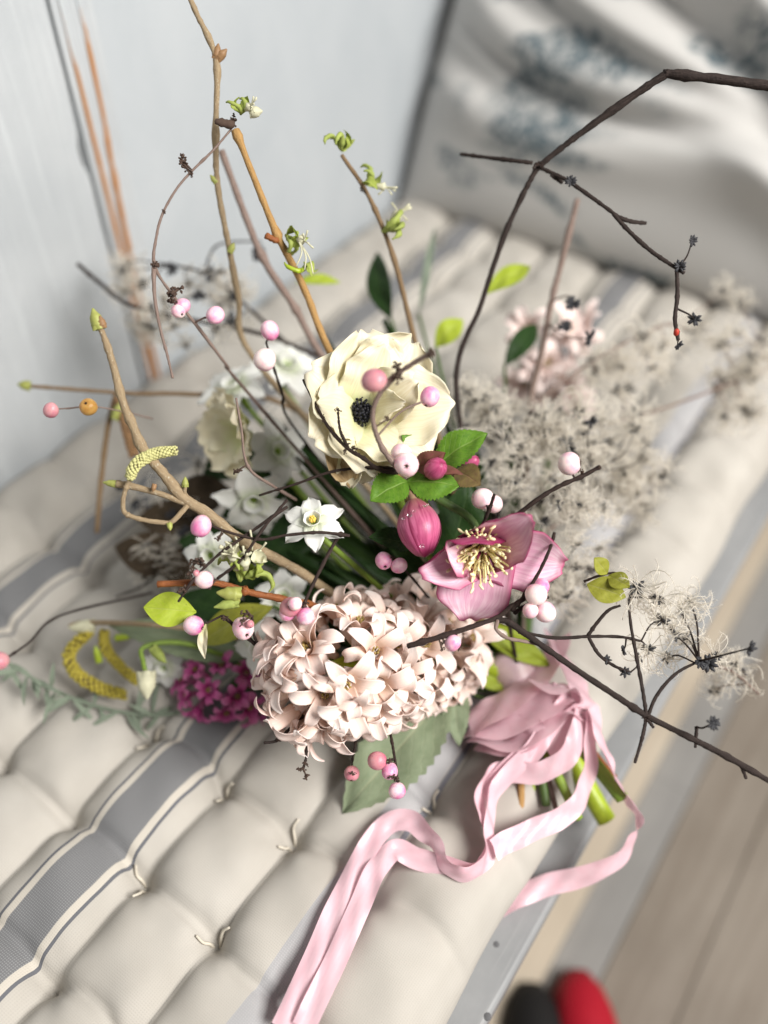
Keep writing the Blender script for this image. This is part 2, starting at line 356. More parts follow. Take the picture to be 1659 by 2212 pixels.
for bx, x1, sl in ((.3962, .3962, 0), (.4105, .4035, 1)):
    part('bead', tube([(bx, .5385, .74), (bx, .5385, .285), (.5*(bx+x1), .5385, .19), (x1, .5385, .09), (x1, .5385, -.04)], [.0011, .0013, .0019, .0019, .0019], 8, 12, .09), WORN, wall)
ruffled_board(.4235, 1.7, .543, -.05, .75, 30, 20, lambda x, z: .0006*np.sin(x*31+z*7), PAINT2, 'panel')
# ---- floor far below
def boards(name, c1, c2, sc=1., rough=.6):
    a = Mat(name, rough, .3); n = a.noise(a.mapped('Object', (6*sc, 90*sc, 1)), 1., 5, .6, .4); m = a.noise(a.mapped('Object'), 8., 3)
    c = a.mix(a.ramp(n, [(.3, 0.), (.7, 1.)]), c1, c2); c = a.mix(a.math('MULTIPLY', a.ramp(m, [(.4, 0.), (.7, 1.)]), .5), c, tuple(x*.8 for x in c1)); a.col(c); a.bump(n, .2, .001); return a.m
FTAN = boards('tan_floor', (.185, .152, .12), (.26, .225, .187)); FBEIGE = boards('beige_board', (.46, .38, .29), (.54, .47, .375))
FGREY = boards('grey_board', (.23, .22, .21), (.29, .28, .265)); FDARK = boards('dark_board', (.10, .085, .075), (.16, .14, .12))
GREYP = None
flo = tag(bpy.data.objects.new('floor', None), kind='structure'); COL.objects.link(flo); flo.location = (.3, 0, -.45); ROOT[flo] = Matrix.Translation((.3, 0, -.45))
def fb(x0, x1, y0, y1, m, z=-.45): part('floor_board', box((x0, y0, z-.02), (x1, y1, z)), m, flo, smooth=False)
fb(-1.5, 3, .016, .6, FBEIGE, -.437); fb(-1.5, .56, -.03, .0152, FGREY); fb(.5608, 3, -.03, .0152, FGREY, -.4505)
y = -.0308
for i in range(14):
    fb(-1.5, 3, y-.075, y-.0008, FTAN, -.451-.0004*(i % 3)); y -= .0755
part('subfloor', box((-2, -2, -.5), (4, 1, -.476)), FDARK, flo, smooth=False)

# ---- bench with a grey painted seat board
def greypaint():
    a = Mat('grey_bench_paint', .5, .35); m = a.noise(a.mapped('Object'), 14., 5, .65); s = a.noise(a.mapped('Object', (8, 120, 60)), 1., 4)
    c = a.mix(a.ramp(m, [(.3, 0.), (.7, 1.)]), (.20, .205, .21), (.27, .272, .275)); c = a.mix(a.math('MULTIPLY', a.ramp(s, [(.6, 0.), (.8, 1.)]), .4), c, (.5, .5, .49))
    a.col(c); a.bump(s, .25, .0008); return a.m
GREYP = greypaint()
bench = thing('bench', 'grey painted wooden bench under the striped cushion', 'bench', (.4, .29, -.45))
def rbox(a, b, r=.003):
    return box(a, b)
def bevel(o, wd=.003):
    md = o.modifiers.new('bevel', 'BEVEL'); md.width = wd; md.segments = 3
sp = part('seat_board', box((-.6, .024, -.075), (.94, .30, -.05)), GREYP, bench, smooth=False); bevel(sp)
sp = part('seat_board', box((-.6, .302, -.075), (.94, .537, -.05)), GREYP, bench, smooth=False); bevel(sp)
for x in (-.5, .86):
    for yy in (.10, .46): part('leg', box((x, yy, -.45), (x+.06, yy+.05, -.0755)), GREYP, bench, smooth=False)
NAIL = plain('nail_hole', (.13, .13, .135), .8, .2)
for (x, y_) in ((1072, 2040), (1005, 2110), (1110, 1850), (1052, 2195)):
    c = onz(x, y_, -.05); part('nail_head', ball((c[0], c[1], -.0505), .0024, 10, 6, (1, 1, .35)), NAIL, bench)
# ---- tufted cushion
XT = [.005+.0665*i for i in range(-6, 15)]; YT = [.108, .163, .218, .280, .342, .402, .462]
YL = [.050]+YT+[.533]
def linen():
    a = Mat('striped_linen', .85, .15); ob = a.sep(a.tc.outputs['Object']); yv = ob[1]
    wob = a.noise(a.mapped('Object', (25, 1, 1)), 1., 2); yv = a.math('ADD', yv, a.math('MULTIPLY', a.math('SUBTRACT', wob, .5), .002))
    def band(lo, hi):
        return a.math('MULTIPLY', a.math('GREATER_THAN', yv, lo), a.math('LESS_THAN', yv, hi))
    m = a.noise(a.mapped('Object'), 18., 3)
    c = a.mix(a.ramp(m, [(.3, 0.), (.7, 1.)]), (.40, .373, .333), (.47, .443, .402))
    def wv(sc, off):
        n = nd(a.nt, 'ShaderNodeTexWave'); n.inputs['Scale'].default_value = sc; n.inputs['Distortion'].default_value = 1.2; n.inputs['Detail'].default_value = 1
        n.bands_direction = off; a.L(a.mapped('Object'), n.inputs[0]); return n.outputs['Fac']
    weave = a.math('MULTIPLY', wv(260., 'X'), wv(260., 'Y'))
    for cen in (.247, .432, .122):
        grey = a.mix(weave, (.155, .155, .160), (.30, .30, .30)) if cen > .2 else a.mix(weave, (.34, .335, .34), (.42, .415, .42))
        c = a.mix(band(cen-(.0125 if cen > .2 else .010), cen+(.0125 if cen > .2 else .006)), c, grey)
        if cen < .2:
            c = a.mix(band(cen-.0135, cen-.0105), c, (.17, .17, .19)); continue
        c = a.mix(band(cen-.0165, cen-.0125), c, (.52, .48, .42)); c = a.mix(band(cen+.0125, cen+.0165), c, (.52, .48, .42))
        c = a.mix(band(cen-.0184, cen-.0166), c, (.13, .132, .145)); c = a.mix(band(cen+.0166, cen+.0184), c, (.13, .132, .145))
    c = a.mix(a.math('MULTIPLY', weave, .25), c, a.mix(1., c, (.7, .7, .7), 'MULTIPLY'))
    a.col(c); a.bump(a.math('ADD', weave, a.math('MULTIPLY', a.noise(a.mapped('Object'), 1400., 2), .8)), .22, .0004); return a.m
def cushion_z(x, y):
    z = np.zeros_like(x)
    for a, b in zip(YL[:-1], YL[1:]):
        k = (y >= a) & (y <= b); t = (y-a)/(b-a)*2-1
        amp = .0125 if a < .06 else .0115
        z = np.where(k, amp*(np.clip(1-np.abs(t)**3.2, 0, 1))**.75-.006, z)
    z = np.where(y < YL[0], -.006, z); z = np.where(y > YL[-1], -.006, z)
    nr = np.random.default_rng(3)
    for yt in YT:
        for xt in XT:
            dx = x-xt; dy = y-yt; r2 = (dx/.011)**2+(dy/.011)**2; z -= .0062*np.exp(-r2*1.6)
            z -= .0022*np.exp(-r2*.2)
    for yt in YT:                                          # puckers round each tie
        for j, xt in enumerate(XT):
            dx = x-xt; dy = y-yt; rr = np.hypot(dx, dy); z += .0009*np.sin(5*np.arctan2(dy, dx)+j*1.3+yt*90)*np.exp(-((rr-.012)/.009)**2)
    for i, (a, b) in enumerate(zip(YL[:-1], YL[1:])):     # creases from tie to tie across each row, slightly bowed
        for j, xt in enumerate(XT):
            k = (y >= a) & (y <= b); t = (y-a)/(b-a); bow = nr.uniform(-.005, .011)
            xc = xt+bow*np.sin(PI*t)
            dep = .0062 if 0 < i < len(YL)-2 else .003
            z -= np.where(k, dep*np.exp(-((x-xc)/.0036)**2)*(.6+.4*np.abs(2*t-1)), 0)
            z -= np.where(k, .0032*np.exp(-((x-xc)/.013)**2), 0)
    z += .0009*np.sin(x*70+y*40)*np.sin(y*83-x*21)+.0006*np.sin(x*150-y*120)
    return z
cush = thing('seat_cushion', 'cream tufted seat cushion with grey woven stripes on the bench', 'cushion', (.35, .29, -.049))
xs = np.arange(-.25, .935, .0029); ys = np.arange(.0505, .533, .0026)
X, Y = np.meshgrid(xs, ys); Z = cushion_z(X, Y)
T = np.stack([X, Y, Z], -1)
# rounded front and back walls
fr = []
for a in np.linspace(0, 1, 9)[1:]:
    zz = Z[0]*(1-a)+(-.0485)*a; yy = .0505-.009*math.sin(PI*a)+.0015*np.sin(xs*47)*math.sin(PI*a)
    fr.append(np.stack([xs, yy*np.ones_like(xs), zz], -1))
bk = [np.stack([xs, np.full_like(xs, .533+.003*math.sin(PI*a)), Z[-1]*(1-a)-.0485*a], -1) for a in np.linspace(0, 1, 5)[1:]]
T = np.concatenate([np.array(fr)[::-1], T, np.array(bk)])
part('cushion_cover', grid(T), linen(), cush)
THREAD = plain('cotton_thread', (.68, .62, .52), .8, .2)
for yt in YT[:4]:
    for xt in XT[5:10]:
        if random.random() < .35: continue
        z0 = float(cushion_z(np.array([xt]), np.array([yt]))[0]); a = random.uniform(0, 6.28); pc = []
        for q in range(2):
            b = a+q*2.4; l = random.uniform(.007, .012); zs = lambda k: float(cushion_z(np.array([xt+l*k*math.cos(b)]), np.array([yt+l*k*math.sin(b)]))[0])+.0016; pc.append(tube([(xt, yt, z0), (xt+l*.3*math.cos(b), yt+l*.3*math.sin(b), zs(.3)+.001), (xt+l*.65*math.cos(b+.25), yt+l*.65*math.sin(b+.25), zs(.65)+.0012), (xt+l*math.cos(b), yt+l*math.sin(b), zs(1)+.001)], [.0010, .0009, .0007], 6, 4))
        part('tie', pc, THREAD, cush)
# ---- printed pillow leaning at the end of the bench
def printed():
    a = Mat('printed_pillow_cloth', .85, .15); m = a.noise(a.mapped('UV', (1, 1, 1)), 5., 3)
    c = a.mix(m, (.45, .438, .42), (.53, .518, .50))
    pm = nd(a.nt, 'ShaderNodeMapping'); pm.inputs['Rotation'].default_value = (0, 0, rad(33)); pm.inputs['Scale'].default_value = (2.8, 6.5, 1); a.L(a.tc.outputs['UV'], pm.inputs[0]); patch = a.noise(pm.outputs[0], 1., 3, .5, .6)
    vo = nd(a.nt, 'ShaderNodeTexVoronoi', feature='DISTANCE_TO_EDGE'); vo.inputs['Scale'].default_value = 40; vo.inputs['Randomness'].default_value = 1
    mp = a.mapped('UV', (1, 1, 1)); dn = nd(a.nt, 'ShaderNodeTexNoise'); dn.inputs['Scale'].default_value = 25; a.L(mp, dn.inputs[0])
    ad = nd(a.nt, 'ShaderNodeVectorMath', operation='MULTIPLY_ADD'); ad.inputs[1].default_value = (.06, .06, .06); a.L(dn.outputs['Color'], ad.inputs[0]); a.L(mp, ad.inputs[2]); a.L(ad.outputs[0], vo.inputs['Vector'])
    fine = a.noise(a.mapped('UV', (1, 1, 1)), 60., 3, .6)
    ln = a.math('MULTIPLY', a.ramp(vo.outputs['Distance'], [(.05, 1.), (.16, 0.)]), a.ramp(fine, [(.38, 0.), (.52, 1.)]))
    ln = a.math('MULTIPLY', a.ramp(patch, [(.49, 0.), (.55, 1.)]), a.math('ADD', a.math('MULTIPLY', ln, .9), .45))
    c = a.mix(ln, c, (.09, .12, .135)); a.col(c); a.bump(a.noise(a.mapped('UV'), 700., 2), .2, .0005); return a.m
pil = thing('scatter_pillow', 'rumpled grey pillow with dark botanical print leaning at the bench end', 'pillow', (.85, .28, 0))
nu_, nv_ = 150, 120
u = np.linspace(0, 1, nu_); v = np.linspace(0, 1, nv_); U2, V2 = np.meshgrid(u, v)
# face towards -X, leaning back; u runs from the wall side (y .535) to the room side (y -.06)
wdt, hgt = .60, .60
yy = .534-wdt*U2; bul = (np.clip(1-np.abs(2*U2-1)**3.5, 0, 1)*np.clip(1-np.abs(2*V2-1)**3.5, 0, 1))**.55
fold = np.zeros_like(U2)
for (u0, v0, du, dv, wd, am) in ((.02, .55, .9, -.55, .040, .016), (.0, .72, .95, -.62, .035, .018), (.05, .9, .9, -.6, .05, .018), (.0, .4, .8, -.3, .035, .013), (.2, 1., .8, -.55, .045, .016), (.0, .22, .9, -.1, .04, .012), (.45, 1.02, .6, -.35, .04, .012), (.02, .63, .5, -.36, .016, .007), (.1, .8, .6, -.42, .018, .008), (.0, .48, .5, -.25, .016, .007), (.3, .78, .5, -.36, .02, .008), (.05, .3, .5, -.14, .016, .006), (.3, .5, .5, -.25, .018, .007), (.15, .96, .5, -.36, .018, .008)):
    l = math.hypot(du, dv); tx, ty = du/l, dv/l; s_ = (U2-u0)*tx+(V2-v0)*ty; d_ = -(U2-u0)*ty+(V2-v0)*tx+.03*np.sin(s_*7+u0*9)
    k = np.exp(-(d_/wd)**2)*np.clip(s_*5+.3, 0, 1)*np.clip((l-s_)*3, 0, 1); fold += 1.15*am*k-.015*np.exp(-((d_-wd*1.4)/(wd*.6))**2)*np.clip(s_*5+.3, 0, 1)*np.clip((l-s_)*3, 0, 1)
bulge = .075*bul+fold*np.clip(bul*1.5, 0, 1)
lean = .52; sv = V2*hgt
xx = .80+sv*math.sin(lean)-bulge*math.cos(lean)+.02*(U2-.5); zz = -.004+sv*math.cos(lean)+bulge*math.sin(lean)*1.0
fc = grid(np.stack([xx, yy, zz], -1)); xb = .80+sv*math.sin(lean)+.07*bul*math.cos(lean); zb = -.004+sv*math.cos(lean)-.0*bul
bkf = grid(np.stack([np.minimum(xb, 1.6), yy, zb], -1)); bkf = (bkf[0], [f[::-1] for f in bkf[1]], bkf[2])
part('pillow_cover', [fc, bkf], printed(), pil)
edge = [(.80+.02*(a-.5), .534-wdt*a, -.002) for a in np.linspace(0, 1, 12)]
part('piping', tube([(p[0]-.001, p[1], p[2]+.003) for p in edge], .0028, 8, 3), plain('piping_cloth', (.5, .49, .47), .85), pil)

# ---- shoes on the floor
def shoe(name, label, tx, ty, ang, mat, solem, L=.24, W=.070, H_=.055):
    base = onz(tx, ty, -.45); ca, sa = math.cos(ang), math.sin(ang); n = 16; rings = []; sole = []
    for i in range(n):
        t = i/(n-1); q_ = min(1, (t+.02)/.34); wv = W*.5*math.sqrt(max(.02, 1-(1-q_)**2))*(1-.12*t); hv = H_*(.6+.4*t)*math.sqrt(max(.03, 1-(1-q_)**2)); y_ = (t)*L
        rings.append([(math.cos(a)*wv, -y_, .012+max(0, math.sin(a))*hv+(.0 if math.sin(a) > 0 else -.010)) for a in np.linspace(0, 2*PI, 20, endpoint=False)])
        sole.append([(math.cos(a)*wv*1.07, -y_-.001, .009+math.sin(a)*.009) for a in np.linspace(0, 2*PI, 12, endpoint=False)])
    def cap(r):
        V, F, uv = grid(np.array(r), None, True); k = len(r[0]); F.append(tuple(range(k))[::-1]); F.append(tuple(len(V)-k+i for i in range(k))); return V, F, uv
    m = Matrix.Translation(Vector(base))@Matrix.Rotation(ang, 4, 'Z')
    t = thing(name, label, 'shoe', base); part('upper', cap(rings), mat, t, m); part('sole', cap(sole), solem, t, m)
RED = plain('red_canvas', (.40, .008, .022), .6, .3, .15); BLK = plain('black_cloth', (.012, .011, .011), .7, .3, .1)
shoe('shoe', 'red rounded shoe on the floor below the bench', 1240, 2108, rad(-55), RED, plain('red_sole', (.4, .02, .03), .6))
shoe('shoe', 'black shoe beside the red one under the bench edge', 1140, 2136, rad(-55), BLK, BLK, H_=.06)

# ================================================================== THE BOUQUET
HUB = P(1125, 1475, .556)
def stem_to_hub(p, r, mat, parent, bow=.02, name='stem', sides=7):
    p = np.asarray(p); mid = .5*(p+HUB)+np.array([0, 0, -bow])+rng.uniform(-.004, .004, 3); h = HUB+rng.uniform(-.006, .006, 3)
    return part(name, tube([p, mid, h], r, sides, 8), mat, parent)

# ---- berries, dried clusters and twiggy sprays
BERRY = []
for k in range(4):
    pc = ball((0, 0, 0), 1., 18, 12, (1, 1, 1.04)); V = pc[0].copy(); r = np.linalg.norm(V[:, :2], axis=1)
    V[:, 2] -= .22*np.exp(-(r/.22)**2)*(V[:, 2] > 0); V *= (1+.035*np.sin(V[:, :1]*3.1+k)*np.cos(V[:, 1:2]*2.7+k*2))
    BERRY.append((V, pc[1], pc[2]))
BME = {}
def berry_mesh(mat):
    if mat not in BME: BME[mat] = [mesh('berry', b, mat) for b in BERRY]
    return random.choice(BME[mat])
cal = [ball((0, 0, .86), .10, 8, 5, (1, 1, .7), .2)]+[tube([(.06*math.cos(a), .08*math.sin(a), .9), (.2*math.cos(a), .2*math.sin(a), 1.04)], [.05, .02], 4, 1) for a in np.arange(5)*1.257]
CALYX = mesh('calyx', cal, DRY)
DRIEDB = None
def berry(par, x, y, d, rpx, mat, ax=None):
    c = P(x, y, d); r = rpx*d/FPX; ax = nrm(rng.standard_normal(3)+np.array([0, 0, -.3])-.0*FW) if ax is None else ax
    o = link('berry', berry_mesh(mat), par, frame(c, ax, None, random.uniform(0, 6), r)@Matrix.Diagonal((random.uniform(.9, 1.06), random.uniform(.92, 1.06), random.uniform(.9, 1.08), 1))); link('calyx', CALYX, o); return c, r
def cluster_pieces(c, size, n=18):
    pc = []; c = np.asarray(c); ax = nrm(rng.standard_normal(3)); pc.append(tube([c-ax*size*.5, c, c+ax*size*.5], [size*.06, size*.09, size*.05], 5, 2, .2))
    for i in range(n):
        b = c+ax*size*rng.uniform(-.5, .5); a = nrm(rng.standard_normal(3)); q = b+a*size*rng.uniform(.12, .34)
        pc.append(tube([b, q], [size*.04, size*.05], 4, 2)); pc.append(tube([q-a*size*.05, q+a*size*.06, q+nrm(a+rng.standard_normal(3)*.6)*size*.2], [size*.06, size*.12, size*.03], 5, 2, .25))
    return pc
def pts(l): return [P(*q) for q in l]
def spray(name, label, cat, stems, mat, r=(.0011, .0006), berries=(), clusters=(), group=None, rough=.10, hub=False, rs=None, knots=8):
    L0 = pts(stems[0]); t = thing(name, label, cat, L0[0], group); allp = []
    for i, s in enumerate(stems):
        p = pts(s); rr = r if i == 0 or rs is None else rs
        if i == 0 and hub: p = [HUB, .5*(HUB+p[0])-np.array([0, 0, .01])]+p
        k = [(random.random(), random.uniform(.12, .34)) for _ in range(knots)]
        part('stem' if i == 0 else 'side_stem', tube(p, list(rr), 7, 10, rough*.55, True, k), mat, t); allp.append(cat_pts(p))
    A = np.vstack(allp)
    for b in berries:
        c, rb = berry(t, *b[:5], ax=b[5] if len(b) > 5 else None); q = A[np.argmin(np.linalg.norm(A-c, axis=1))]; dd = np.linalg.norm(q-c)
        if dd > rb*.9:
            part('pedicel', tube([q, .5*(q+c)+rng.uniform(-1, 1, 3)*dd*.08, c+(q-c)/dd*rb*.8], [.0006, .0005], 5, 4, .1), mat, t)
    for (x, y, d, sz) in clusters:
        c = P(x, y, d); q = A[np.argmin(np.linalg.norm(A-c, axis=1))]; pc = cluster_pieces(c, sz*d/FPX)
        if np.linalg.norm(q-c) > sz*d/FPX*.4: pc.append(tube([q, .5*(q+c), c], [.0005, .0005], 5, 3, .1))
        part('dried_cluster', pc, DRY, t)
    return t
def cat_pts(p): return cat(p, 12)
def bud(par, x, y, d, x2, y2, d2, w, mat=BUDG, tipmat=None):
    a, b = P(x, y, d), P(x2, y2, d2); W_ = w*d/FPX*.5; pc = [tube([a, a+.25*(b-a), a+.6*(b-a), b], [W_*.5, W_*1.0, W_*.85, W_*.15], 9, 4, .03)]
    m3 = frame(a, b-a); L = np.linalg.norm(b-a)
    for k in range(4):
        q = petal(L*.8, W_*2.0, 92, 116, 5, 7, .9, .0); q = xf(q, Matrix.Translation(Vector(a))@m3.to_3x3().to_4x4()@Matrix.Rotation(k*1.6, 4, 'Z')@Matrix.Translation((0, -W_*1.02, 0))@Matrix.Rotation(PI, 4, 'Z')); pc.append(q)
    part('bud', pc[:1]+pc[1:], mat, par)
def honeysuckle(par, x, y, d, ax, n=4, size=.011, mat=GREEN_FL, tips=True):
    """curled leaflets and cream tubular flowers at a node"""
    c = P(x, y, d); 
    for k in range(n):
        a = nrm(ax+rng.standard_normal(3)*.45); b = nrm(np.cross(a, rng.standard_normal(3))); l = size*random.uniform(.7, 1.2)
        p = [c, c+a*l*.5+b*l*.12, c+a*l*.85+b*l*.45, c+a*l*.75+b*l*.95, c+a*l*.45+b*l*1.1]
        if k % 2 == 0:
            part('curled_leaflet', leaf_piece(c, c+nrm(a+.35*b)*l*1.05, l*.55, b, .32, .55, .06, 7, 14, .5, .08, .5), YLEAF, par); continue
        part('curled_leaflet', tube(p, [size*.08, size*.16, size*.13, size*.11, size*.03], 8, 4, .12), mat, par)
    if tips:
        a = nrm(ax+rng.standard_normal(3)*.3); pc = [tube([c+a*size*.6, c+a*size*1.1], [size*.12, size*.26], 7, 3, .1)]
        for q in range(5):
            e = nrm(a+rng.standard_normal(3)*.6); pc.append(tube([c+a*size*1.05, c+a*size*1.2+e*size*.2, c+a*size*1.2+e*size*.6], [size*.04, size*.03, size*.06], 5, 2))
        part('flower', pc, CREAM_FL, par)

# ---- clematis seed heads
def seed_meshes():
    A = []; B = []
    for k in range(5):
        g = []; f = []; n = 7+k
        for i in range(n):
            a = i*2*PI/n+rng.uniform(-.2, .2); e = rng.uniform(-.2, .75); dr = np.array([math.cos(a)*math.cos(e), math.sin(a)*math.cos(e), math.sin(e)])
            g.append(tube([dr*.08, dr*.45, dr*.8, dr*1.05], [.06, .22, .19, .02], 5, 2, .08))
        g.append(ball((0, 0, 0), .22, 6, 5, (1, 1, 1), .2))
        for i in range(30):
            a = rng.uniform(0, 6.28); e = rng.uniform(-.35, 1.3); dr = np.array([math.cos(a)*math.cos(e), math.sin(a)*math.cos(e), math.sin(e)])
            s1 = nrm(np.cross(dr, rng.standard_normal(3))); s2 = np.cross(dr, s1); c1, c2 = rng.uniform(.6, 1.6, 2); L = rng.uniform(2.6, 4.6)
            t = np.linspace(0, 1, 9); tw = rng.uniform(1.5, 4.5)
            p = np.array([dr*L*(q-.25*c1*q*q)+s1*c1*L*.28*math.sin(tw*q)+s2*c2*L*.25*(1-math.cos(tw*q)) for q in t])
            f.append(tube(p, [.045, .06, .04], 3, 1, 0, False))
            tg = np.gradient(p, axis=0); V = []; F = []; m = 46
            for h in range(m):                               # fine hairs along each plume
                q = rng.uniform(.08, 1); j = q*8; i0 = min(7, int(j)); c = p[i0]+(p[i0+1]-p[i0])*(j-i0); td = nrm(tg[i0])
                o = nrm(np.cross(td, rng.standard_normal(3)))*.5*rng.uniform(.6, 1.1)+td*.3; wv = td*.016
                k0 = len(V); V += [c-wv, c+wv, c+o]; F.append((k0, k0+1, k0+2))
            f.append((np.array(V), F, np.zeros((len(V), 2))))
        A.append(mesh('seed_head', g, SEED)); B.append(mesh('plume', f, FLUFF))
    return A, B
SH, PLUME = seed_meshes()
def seed_head(par, x, y, d, size=12., plume=True, ax=None):
    c = P(x, y, d); s = size*d/FPX; ax = nrm(S(0, 0, 1)*.8+rng.standard_normal(3)*.7) if ax is None else ax; k = random.randrange(5)
    o = link('seed_head', SH[k], par, frame(c, ax, None, random.uniform(0, 6), s))
    if plume: link('plume', PLUME[(k+random.randrange(2)) % 5], o, Matrix.Scale(random.uniform(.8, 1.15), 4))
    return c
def vine(label, stems, mat, r, seeds=(), clouds=(), rs=(.0009, .0006), group='dried clematis vines with seed heads', hub=False, rough=.1):
    t = spray('clematis_vine', label, 'clematis vine', stems, mat, r, group=group, rough=rough, rs=rs, hub=hub, knots=5)
    A = np.vstack([cat(pts(s), 12) for s in stems]); sk = []
    def attach(c):
        q = A[np.argmin(np.linalg.norm(A-c, axis=1))]; dd = np.linalg.norm(q-c)
        if .002 < dd < .09: sk.append(tube([q, .5*(q+c)+rng.uniform(-1, 1, 3)*dd*.15, c], [.0006, .0004], 4, 4))
    for s in seeds: attach(seed_head(t, *s))
    for (x, y, rx, ry, d, dr, n, sz) in clouds:
        for i in range(n):
            a = random.uniform(0, 6.28); q = math.sqrt(random.random())
            attach(seed_head(t, x+rx*q*math.cos(a), y+ry*q*math.sin(a), d+random.uniform(-dr, dr), sz*random.uniform(.75, 1.15)))
    if sk: part('stalk', sk, mat, t, kind='stuff')
    return t
#@@FLOWERS
# ---- flower builders
def narcissus(label, x, y, d, ax, rpx, roll=0., tilt=(12, -18), group='white paperwhite narcissus', stem=True, stamen=True):
    c = P(x, y, d); R_ = rpx*d/FPX; m = frame(c, ax, None, roll); t = thing('narcissus', label, 'narcissus', c, group)
    for k in range(6):
        a = k*PI/3+random.uniform(-.12, .12); lay = -.0006 if k % 2 else 0
        q = petal(R_*random.uniform(.92, 1.06), R_*.66, tilt[0]+random.uniform(-8, 8), tilt[1]+random.uniform(-18, 12), 7, 9, .22, .05, .62, .5, None, .00025, random.uniform(-.08, .08))
        part('petal', q, [WHITE, WHITE], t, m@Matrix.Rotation(a, 4, 'Z')@Matrix.Translation((0, R_*.06, lay)))
    n = 22; cup = np.array([[(math.cos(b)*R_*r*(1+.05*math.sin(6*b)), math.sin(b)*R_*r*(1+.05*math.sin(6*b)), R_*h) for b in np.arange(n)*2*PI/n] for r, h in ((.10, .0), (.2, .06), (.25, .17), (.275, .25), (.255, .25), (.21, .1))])
    part('corona', grid(cup, None, True), WHITE, t, m)
    if stamen: part('stamen', [ball((R_*.07*math.cos(b), R_*.07*math.sin(b), R_*.16), R_*.055, 6, 5, (1, 1, 2.0)) for b in np.arange(6)*1.05]+[ball((0, 0, R_*.2), R_*.05, 6, 5, (1, 1, 2.))], ORANGE, t, m)
    back = np.array(c)-nrm(ax)*.02
    part('tube', tube([c, back], [R_*.13, R_*.09], 8, 4), STEMG, t)
    if stem: stem_to_hub(back, .0017, STEMG, t)
    return t
def anemone(name, label, x, y, d, ax, rpx, mat, spec, roll=0., centre=True, group=None, stem=True, cr=.21, ruf=.085, cat='anemone'):
    c = P(x, y, d); R_ = rpx*d/FPX; m = frame(c, ax, None, roll); t = thing(name, label, cat, c, group)
    for (az, l, w_, e0, e1, *mm) in spec:
        q = petal(R_*l, R_*w_, e0, e1, 17, 19, .24, ruf, .80, .42, None, .0002, random.uniform(-.06, .06), 0., random.choice((2.2, 3, 3.6)), 1., .42)
        part('petal', q, [mm[0] if mm else mat]*2, t, m@Matrix.Rotation(rad(az), 4, 'Z')@Matrix.Translation((0, R_*.05, random.uniform(-.0006, .0006))))
    if centre:
        part('centre', ball((0, 0, R_*.09), R_*cr*.62, 14, 9, (1, 1, .9), .04), BLACKC, t, m); pc = []
        for i in range(95):
            e = math.acos(1-1.1*((i+.5)/95)); a = i*2.39996; dr = np.array([math.sin(e)*math.cos(a), math.sin(e)*math.sin(a), math.cos(e)]); o = np.array([0, 0, R_*.07]); rr = R_*cr*random.uniform(.72, 1.12)
            pc.append(tube([o+dr*rr*.5, o+dr*rr*.84], [R_*.007], 4, 1)); pc.append(ball(o+dr*rr, R_*.024, 6, 4, (1, 1, 1.3), .08))
        part('stamen', pc, BLACKC, t, m)
    if stem: stem_to_hub(np.array(c)-nrm(ax)*.004, .0022, STEMG, t)
    return t
def floret_meshes(mat, tag_, L=.0228, W=.0080):
    pm = [mesh('petal', petal(L*f, W*random.uniform(.9, 1.12), 74+random.uniform(-6, 6), e, 9, 17, .30, .008, .86, .8, None, .0003, random.uniform(-.14, .14), 0, 3, 2.0, .5), [mat, mat]) for f, e in ((1, -95), (1.06, -70), (.98, -140), (1.02, -50), (1.0, -95), (.95, -175), (1.08, -30), (1, -120))]
    th = mesh('floret', tube([(0, 0, -.016), (0, 0, -.010), (0, 0, -.004), (0, 0, .001)], [.0018, .003, .0033, .0040], 10, 3), mat)
    st = mesh('stamen', [tube([(.0012*math.cos(a), .0012*math.sin(a), .0), (.0017*math.cos(a), .0017*math.sin(a), .0065)], [.00035, .00065], 5, 2) for a in np.arange(6)*1.047+.3], plain(tag_+'_stamen', (.34, .25, .08), .7))
    return pm, th, st
FM_BLUSH = floret_meshes(BLUSH, 'blush'); FM_MAG = floret_meshes(MAGENTA, 'magenta', .018, .0075)
def floret(par, c, dr, fm, sc=1., roll=None, opened=1.):
    o = link('floret', fm[1], par, frame(c, dr, None, random.uniform(0, 6) if roll is None else roll, sc))
    s0 = random.randrange(8)
    for k in range(6):
        a = k*PI/3+random.uniform(-.13, .13)
        mm = Matrix.Rotation(a, 4, 'Z')@Matrix.Translation((0, .0030, -.0005 if k % 2 else 0))@Matrix.Rotation(rad(random.uniform(-22, 16)), 4, 'X')
        link('petal', fm[0][(s0+k*3+random.randrange(2)) % 8], o, mm@Matrix.Scale(random.uniform(.9, 1.08), 4))
    link('stamen', fm[2], o)
    return o

# ---- blush hyacinth in front
HB = P(860, 1404, .520); HT = P(722, 1446, .484); hy = thing('hyacinth', 'large pale blush hyacinth head with crowded recurved florets', 'hyacinth', HB)
ha = nrm(HT-HB); hl = np.linalg.norm(HT-HB); hx = nrm(np.cross(ha, UP)); hz = np.cross(hx, ha); toC = -FW
part('stem', tube([HT, HB, HUB, P(1310, 1772, .545)], [.005, .0062, .0062, .006], 12, 10), STEMLIME, hy)
cnt = 0
for ring, (t_, k, off) in enumerate(((-.35, 10, .1), (.1, 12, .5), (.5, 12, .2), (.88, 11, .75))):
    for i in range(k):
        a = 2*PI*(i+off+random.uniform(-.1, .1))/k; r_ = hx*math.cos(a)+hz*math.sin(a); dr = nrm(r_+ha*(.1+.12*ring)+rng.standard_normal(3)*.2)
        if np.dot(dr, toC) < -.42: continue
        floret(hy, HB+ha*hl*t_+r_*random.uniform(.0235, .029), dr, FM_BLUSH, random.uniform(.95, 1.1)); cnt += 1
